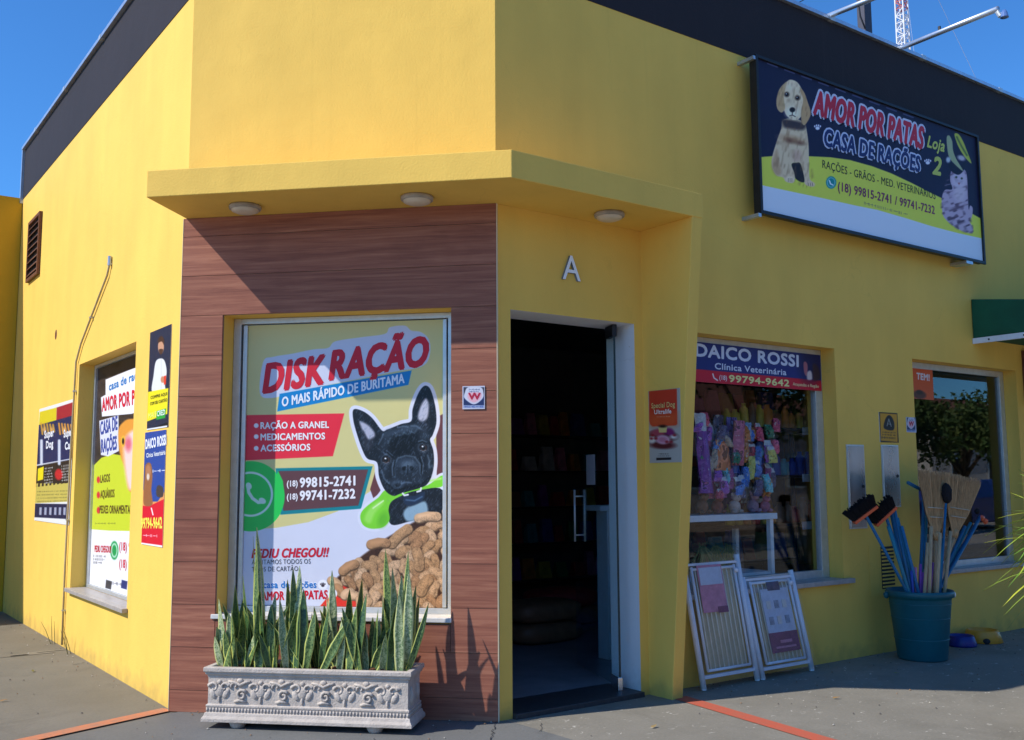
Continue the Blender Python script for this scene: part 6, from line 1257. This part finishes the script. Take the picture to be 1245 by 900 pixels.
for k, (px, py) in enumerate(((856, 655), (872, 652), (888, 658))):
    p = at(px, py, .4); mb = MB(); rg = random.Random(k); 
    for i in range(150):
        an = rg.uniform(0, 6.28); r_ = rg.uniform(.02, .12); a_ = Vector((p.x+rg.uniform(-.03, .03), .42, .83)); b_ = Vector((p.x+math.cos(an)*r_, .42+math.sin(an)*r_*.8, rg.uniform(.66, .86))); s_ = Vector((.002, 0, 0)); mb.add([a_-s_, a_+s_, b_+s_, b_-s_], [(0, 1, 2, 3)], rg.randint(0, 1))
    tag(mb.build('aquarium_plant', gm, None, loc=(p.x, .42, .645)), ['leftmost', 'middle', 'rightmost'][k]+' tuft of green artificial plant on the display rack shelf', 'artificial plant', 'artificial plants on the rack')
rg = random.Random(9)
for k in range(9):
    x = 1.62+k*.105; h = rg.uniform(.1, .17); mb = MB(); mb.lathe((x, .38, .341), [(0, 0), (.04, 0), (.042, .01), (.042, h*.8), (.03, h*.9), (.03, h), (0, h)], 14)
    o = mb.build('jar', rg.choice((M['film'], CB[4], CB[1], CB[7], CB[9])), None, smooth=True, loc=(x, .38, .341)); tag(o, 'small jar on the lower shelf of the white display rack', 'jar', 'jars on the lower rack shelf')
# side shelves with price cards at the right of the window
sh = empty('wall_shelf', (2.85, .6, 1), 'dark shelves with white price cards at the right of the first display window', 'shelf')
for py in (521, 578, 636):
    p = at(975, py, .45); p2 = at(990, py, .45); mb = MB(); mb.bx(2.45, 3.6, .45, .85, p.z-.02, p.z); mb.build('shelf_board', M['darkmetal'], sh); mb = MB(); mb.bx(p.x, p2.x, .440, .448, p.z-.05, p.z+.01); mb.build('price_card', mat('price_card', (.65, .7, .78), .6), sh)
    x = 2.5; k = 0
    while x < 3.5:
        h = rg.uniform(.12, .2); wd = rg.uniform(.03, .045); c_ = (x, .55, p.z+.001); mb = MB(); mb.lathe(c_, [(0, 0), (wd, 0), (wd*1.02, .01), (wd, h*.75), (wd*.5, h*.85), (wd*.5, h), (0, h)], 12)
        o = mb.build('bottle', (CB[1], CB[9], CB[1], CB[5])[rg.randint(0, 3)] if py == 578 else (CB[2], CB[7], CB[0], CB[6])[rg.randint(0, 3)], None, smooth=True, loc=c_); tag(o, {521: 'bottle on the top dark shelf behind the first display window', 578: 'bottle in the blue row on the middle shelf behind the glass', 636: 'bottle on the lowest dark shelf behind the first display window'}[py], 'bottle', {521: 'bottles on the top shelf', 578: 'bottles on the middle shelf', 636: 'bottles on the lowest shelf'}[py]); x += wd*2+.02
# something pale low behind the far window
mb = MB(); p = at(1183, 665, .5); mb.ball((p.x, .5, .75), .15, .12, .11, n=18, m=12); mb.bx(p.x-.5, p.x+.5, .35, .7, .60, .64); tag(mb.build('pet_bed', mat('pale_bed', (.45, .5, .55), .8, noise=.2), None, smooth=False, loc=(p.x, .5, .6)), 'pale round pet bed low behind the far display window', 'pet bed')

# ================================================================ ACROSS THE STREET (seen reflected in the panes)
def tree(x, y, th, cr, cz, ch, n, label, seed, col=0):
    rg = random.Random(seed); e = empty('street_tree', (x, y, -.03), label, 'tree', 'street trees across the road'); bark = bpy.data.materials.get('bark') or mat('bark', (.12, .085, .06), .95, noise=.4, nscale=20, bump=.5)
    mb = MB(); mb.tube([(x, y, -.03), (x+.05, y, th*.5), (x, y+.05, th)], [.16, .12, .09], 10); tk = mb.build('trunk', bark, e, smooth=True)
    cl = []
    for k in range(9):
        an = k*2.4; r_ = cr*rg.uniform(.25, .75); p = Vector((x+math.cos(an)*r_, y+math.sin(an)*r_, cz+rg.uniform(-.4, .5)*ch)); cl.append((p, cr*rg.uniform(.32, .5)))
        mb = MB(); mb.tube([(x, y, th*.8), ((x+p.x)/2, (y+p.y)/2, (th+p.z)/2), p], [.06, .04, .015], 6); mb.build('limb', bark, tk, smooth=True)
    lm = [bpy.data.materials.get('leaf_%d' % i) or mat('leaf_%d' % i, c_, .6, noise=.3, nscale=3) for i, c_ in enumerate(((.045, .09, .02), (.09, .15, .035), (.13, .17, .04)))]
    mb = MB()
    for k in range(n):
        p, r_ = rg.choice(cl); d_ = Vector((rg.gauss(0, 1), rg.gauss(0, 1), rg.gauss(0, .8))).normalized()*r_*rg.random()**.4; c_ = p+d_; s_ = rg.uniform(.05, .10); a_ = Vector((rg.gauss(0, 1), rg.gauss(0, 1), rg.gauss(0, 1))).normalized(); b_ = a_.orthogonal().normalized()
        mb.add([c_-a_*s_, c_+b_*s_*.5, c_+a_*s_, c_-b_*s_*.5], [(0, 1, 2, 3)], rg.choice((0, 0, 1, 2)))
    tag(mb.build('crown', lm, e), kind='stuff')
tree(21.6, -9.4, 1.6, 1.7, 2.55, 1.0, 5000, 'low round street tree reflected in the far display window', 1)
tree(18.8, -9.8, 1.8, 1.3, 2.9, .8, 3500, 'smaller street tree left of the round one across the road', 2)
tree(13.2, -9.0, 2.4, 2.6, 4.0, 2.2, 9000, 'large dark street tree reflected in the first display window', 3)
tree(9.0, -10.0, 2.4, 2.4, 4.1, 2.0, 7000, 'second large street tree across the road', 4)
def house(x0, x1, y0, y1, h, c_, label, seed):
    e = empty('house', ((x0+x1)/2, y1, -.03), label, 'house', 'houses across the road'); m_ = mat('house_wall', c_, .85, noise=.15, nscale=2)
    mb = MB(); mb.bx(x0, x1, y0, y1, -.1, h); mb.build('wall', m_, e)
    mb = MB(); mb.bx(x0-.3, x1+.3, y0, y1+.5, h, h+.12); a_ = [(x0-.3, y0, h+.121), (x1+.3, y0, h+.121), (x1+.3, y1+.5, h+.121), (x0-.3, y1+.5, h+.121)]; r0, r1 = (x0+1.5, (y0+y1)/2, h+1.6), (x1-1.5, (y0+y1)/2, h+1.6)
    mb.add(a_+[r0, r1], [(0, 1, 5, 4), (1, 2, 5), (2, 3, 4, 5), (3, 0, 4)]); mb.build('roof', mat('roof_clay', (.30, .12, .07), .85, noise=.3, nscale=6), e)
    for x in np.arange(x0+1.2, x1-1.5, 2.6):
        mb = MB(); mb.bx(x, x+1.1, y1+.002, y1+.05, 1.0, 2.1); f = mb.build('window', M['alu'], e); mb = MB(); mb.bx(x+.07, x+1.03, y1+.051, y1+.056, 1.07, 2.03); mb.build('pane', M['dark'], f)
house(4, 13, -24, -16, 3.1, (.62, .54, .40), 'cream single-storey house across the road', 1); house(15, 28, -25, -17, 3.3, (.55, .50, .46), 'grey-beige house behind the reflected street trees', 2); house(-12, 1, -24, -15, 3.2, (.66, .52, .38), 'peach house across the road behind the camera', 3); house(31, 44, -26, -16, 3.4, (.6, .56, .5), 'pale house farthest along the road', 4)
# parked car
e = empty('parked_car', (24.5, -11.2, -.15), 'blue parked car under the reflected street tree', 'car'); cx, cy = 24.5, -11.2
prof = [(-2.0, .45), (-1.95, .8), (-1.2, .92), (-.6, 1.38), (.7, 1.42), (1.35, .98), (1.95, .88), (2.02, .45), (2.0, .2), (-1.98, .2)]
mb = MB(); n_ = len(prof)
ws = [(.82 if z < 1 else .64) for _, z in prof]
mb.add([(cx+x, cy-w_, z-.15) for (x, z), w_ in zip(prof, ws)]+[(cx+x, cy+w_, z-.15) for (x, z), w_ in zip(prof, ws)], [tuple(range(n_)), tuple(range(2*n_-1, n_-1, -1))]+[(i, n_+i, n_+(i+1) % n_, (i+1) % n_) for i in range(n_)]); mb.build('body', mat('blue_car_paint', (.03, .05, .30), .3, coat=1), e, bevel=.05)
for s_ in (-1, 1):
    for q in ([(-1.05, .95), (-.55, 1.3), (.0, 1.33), (.0, .97)], [(.06, .97), (.06, 1.33), (.65, 1.34), (1.15, 1.0)]):
        mb = MB(); f = lambda x, z: Vector((cx+x, cy+s_*(.83-.18*max(0, (z-.9))/.45+.006), z-.15)); mb.add([f(*k) for k in q], [(0, 1, 2, 3)]); mb.build('side_window', M['black'], e)
    for x in (-1.25, 1.25):
        mb = MB(); mb.tube([(cx+x, cy+s_*.66, .17), (cx+x, cy+s_*.86, .17)], .32, 20); wh = mb.build('wheel', M['black'], e); mb = MB(); mb.tube([(cx+x, cy+s_*.861, .17), (cx+x, cy+s_*.872, .17)], .19, 14); mb.build('rim', M['chrome'], wh)
    mb = MB(); mb.ball((cx-1.96, cy+s_*.6, .58), .08, .16, .08, n=10, m=6); mb.build('headlight', M['chrome'], e)

# ================================================================ SMALL LITTER, WEEDS, GRIT
rg = random.Random(77)
mb = MB()
def chip(x, y, r_, z=.004):
    n = 5; a0 = rg.uniform(0, 6.28); ps = [(x+math.cos(a0+k*1.256)*r_*rg.uniform(.6, 1.1), y+math.sin(a0+k*1.256)*r_*rg.uniform(.6, 1.1), z) for k in range(n)]
    mb.add(ps+[(x, y, z+r_*.8)], [(k, (k+1) % n, n) for k in range(n)], rg.randint(0, 2))
for k in range(420):
    r_ = rg.random()
    if r_ < .45: x, y = rg.uniform(1.3, 6), -rg.random()**2.2*1.2-.02
    elif r_ < .7: t = rg.random(); w_ = rg.random()**2*.8+.02; x, y = -A0+A0*t-w_/R2, A0-A0*t-w_/R2
    elif r_ < .9: x, y = -A0-.02-rg.random()**2*.9, rg.uniform(1.4, 6.8)
    else: x, y = rg.uniform(-3, 4), rg.uniform(-3.5, -.2)
    chip(x, y, rg.uniform(.003, .009))
tag(mb.build('grit', [mat('grit_pale', (.42, .38, .32), .9), mat('grit_dark', (.10, .09, .08), .9), mat('grit_brown', (.26, .15, .08), .9)]), 'loose grit and crumbs scattered along the foot of the walls', kind='stuff')
wm = mat('dry_weed', (.13, .14, .05), .8, noise=.4)
for i, (y0, h) in enumerate(((4.35, .30), (3.75, .22))):
    e = empty('weed', (-1.37, y0, 0), ['taller', 'shorter'][i]+' thin weed growing at the foot of the side wall near its far end' if i == 0 else 'shorter thin weed at the foot of the side wall, nearer the pipe', 'weed')
    for k in range(3):
        mb = MB(); b_ = Vector((-1.36-rg.uniform(0, .03), y0+rg.uniform(-.03, .03), 0)); t_ = b_+Vector((-rg.uniform(0, .08), rg.uniform(-.04, .04), h*rg.uniform(.6, 1))); mb.tube([b_, b_.lerp(t_, .5)+Vector((0, .01, .02)), t_], [.003, .0025, .001], 4); mb.build('blade', wm, e)
lf = [mat('fallen_leaf_%d' % i, c_, .8, noise=.3) for i, c_ in enumerate(((.30, .17, .06), (.22, .20, .06), (.38, .26, .10)))]
for k, (x, y) in enumerate(((-2.1, 2.2), (-1.75, 3.1), (.55, -.62), (1.9, -.75), (2.9, -.55), (-2.5, .6))):
    mb = MB(); an = rg.uniform(0, 6.28); ca, sa = math.cos(an), math.sin(an); P5 = [(0, 0, .004), (.012, .010, .009), (.034, .007, .006), (.048, 0, .012), (.034, -.008, .010), (.012, -.010, .005)]
    mb.add([(x+a*ca-b*sa, y+a*sa+b*ca, z+.003) for a, b, z in P5], [(0, 1, 2, 3, 4, 5)]); tag(mb.build('fallen_leaf', lf[k % 3], None, loc=(x, y, .004)), ['small dry leaf on the left sidewalk nearest the wood-clad corner', 'small dry leaf on the left sidewalk below the side window', 'small dry leaf on the pavement in front of the doorway', 'small dry leaf on the pavement in front of the safety gates', 'small dry leaf on the pavement between gates and bucket', 'small dry leaf beyond the orange joint at lower left'][k], 'leaf')
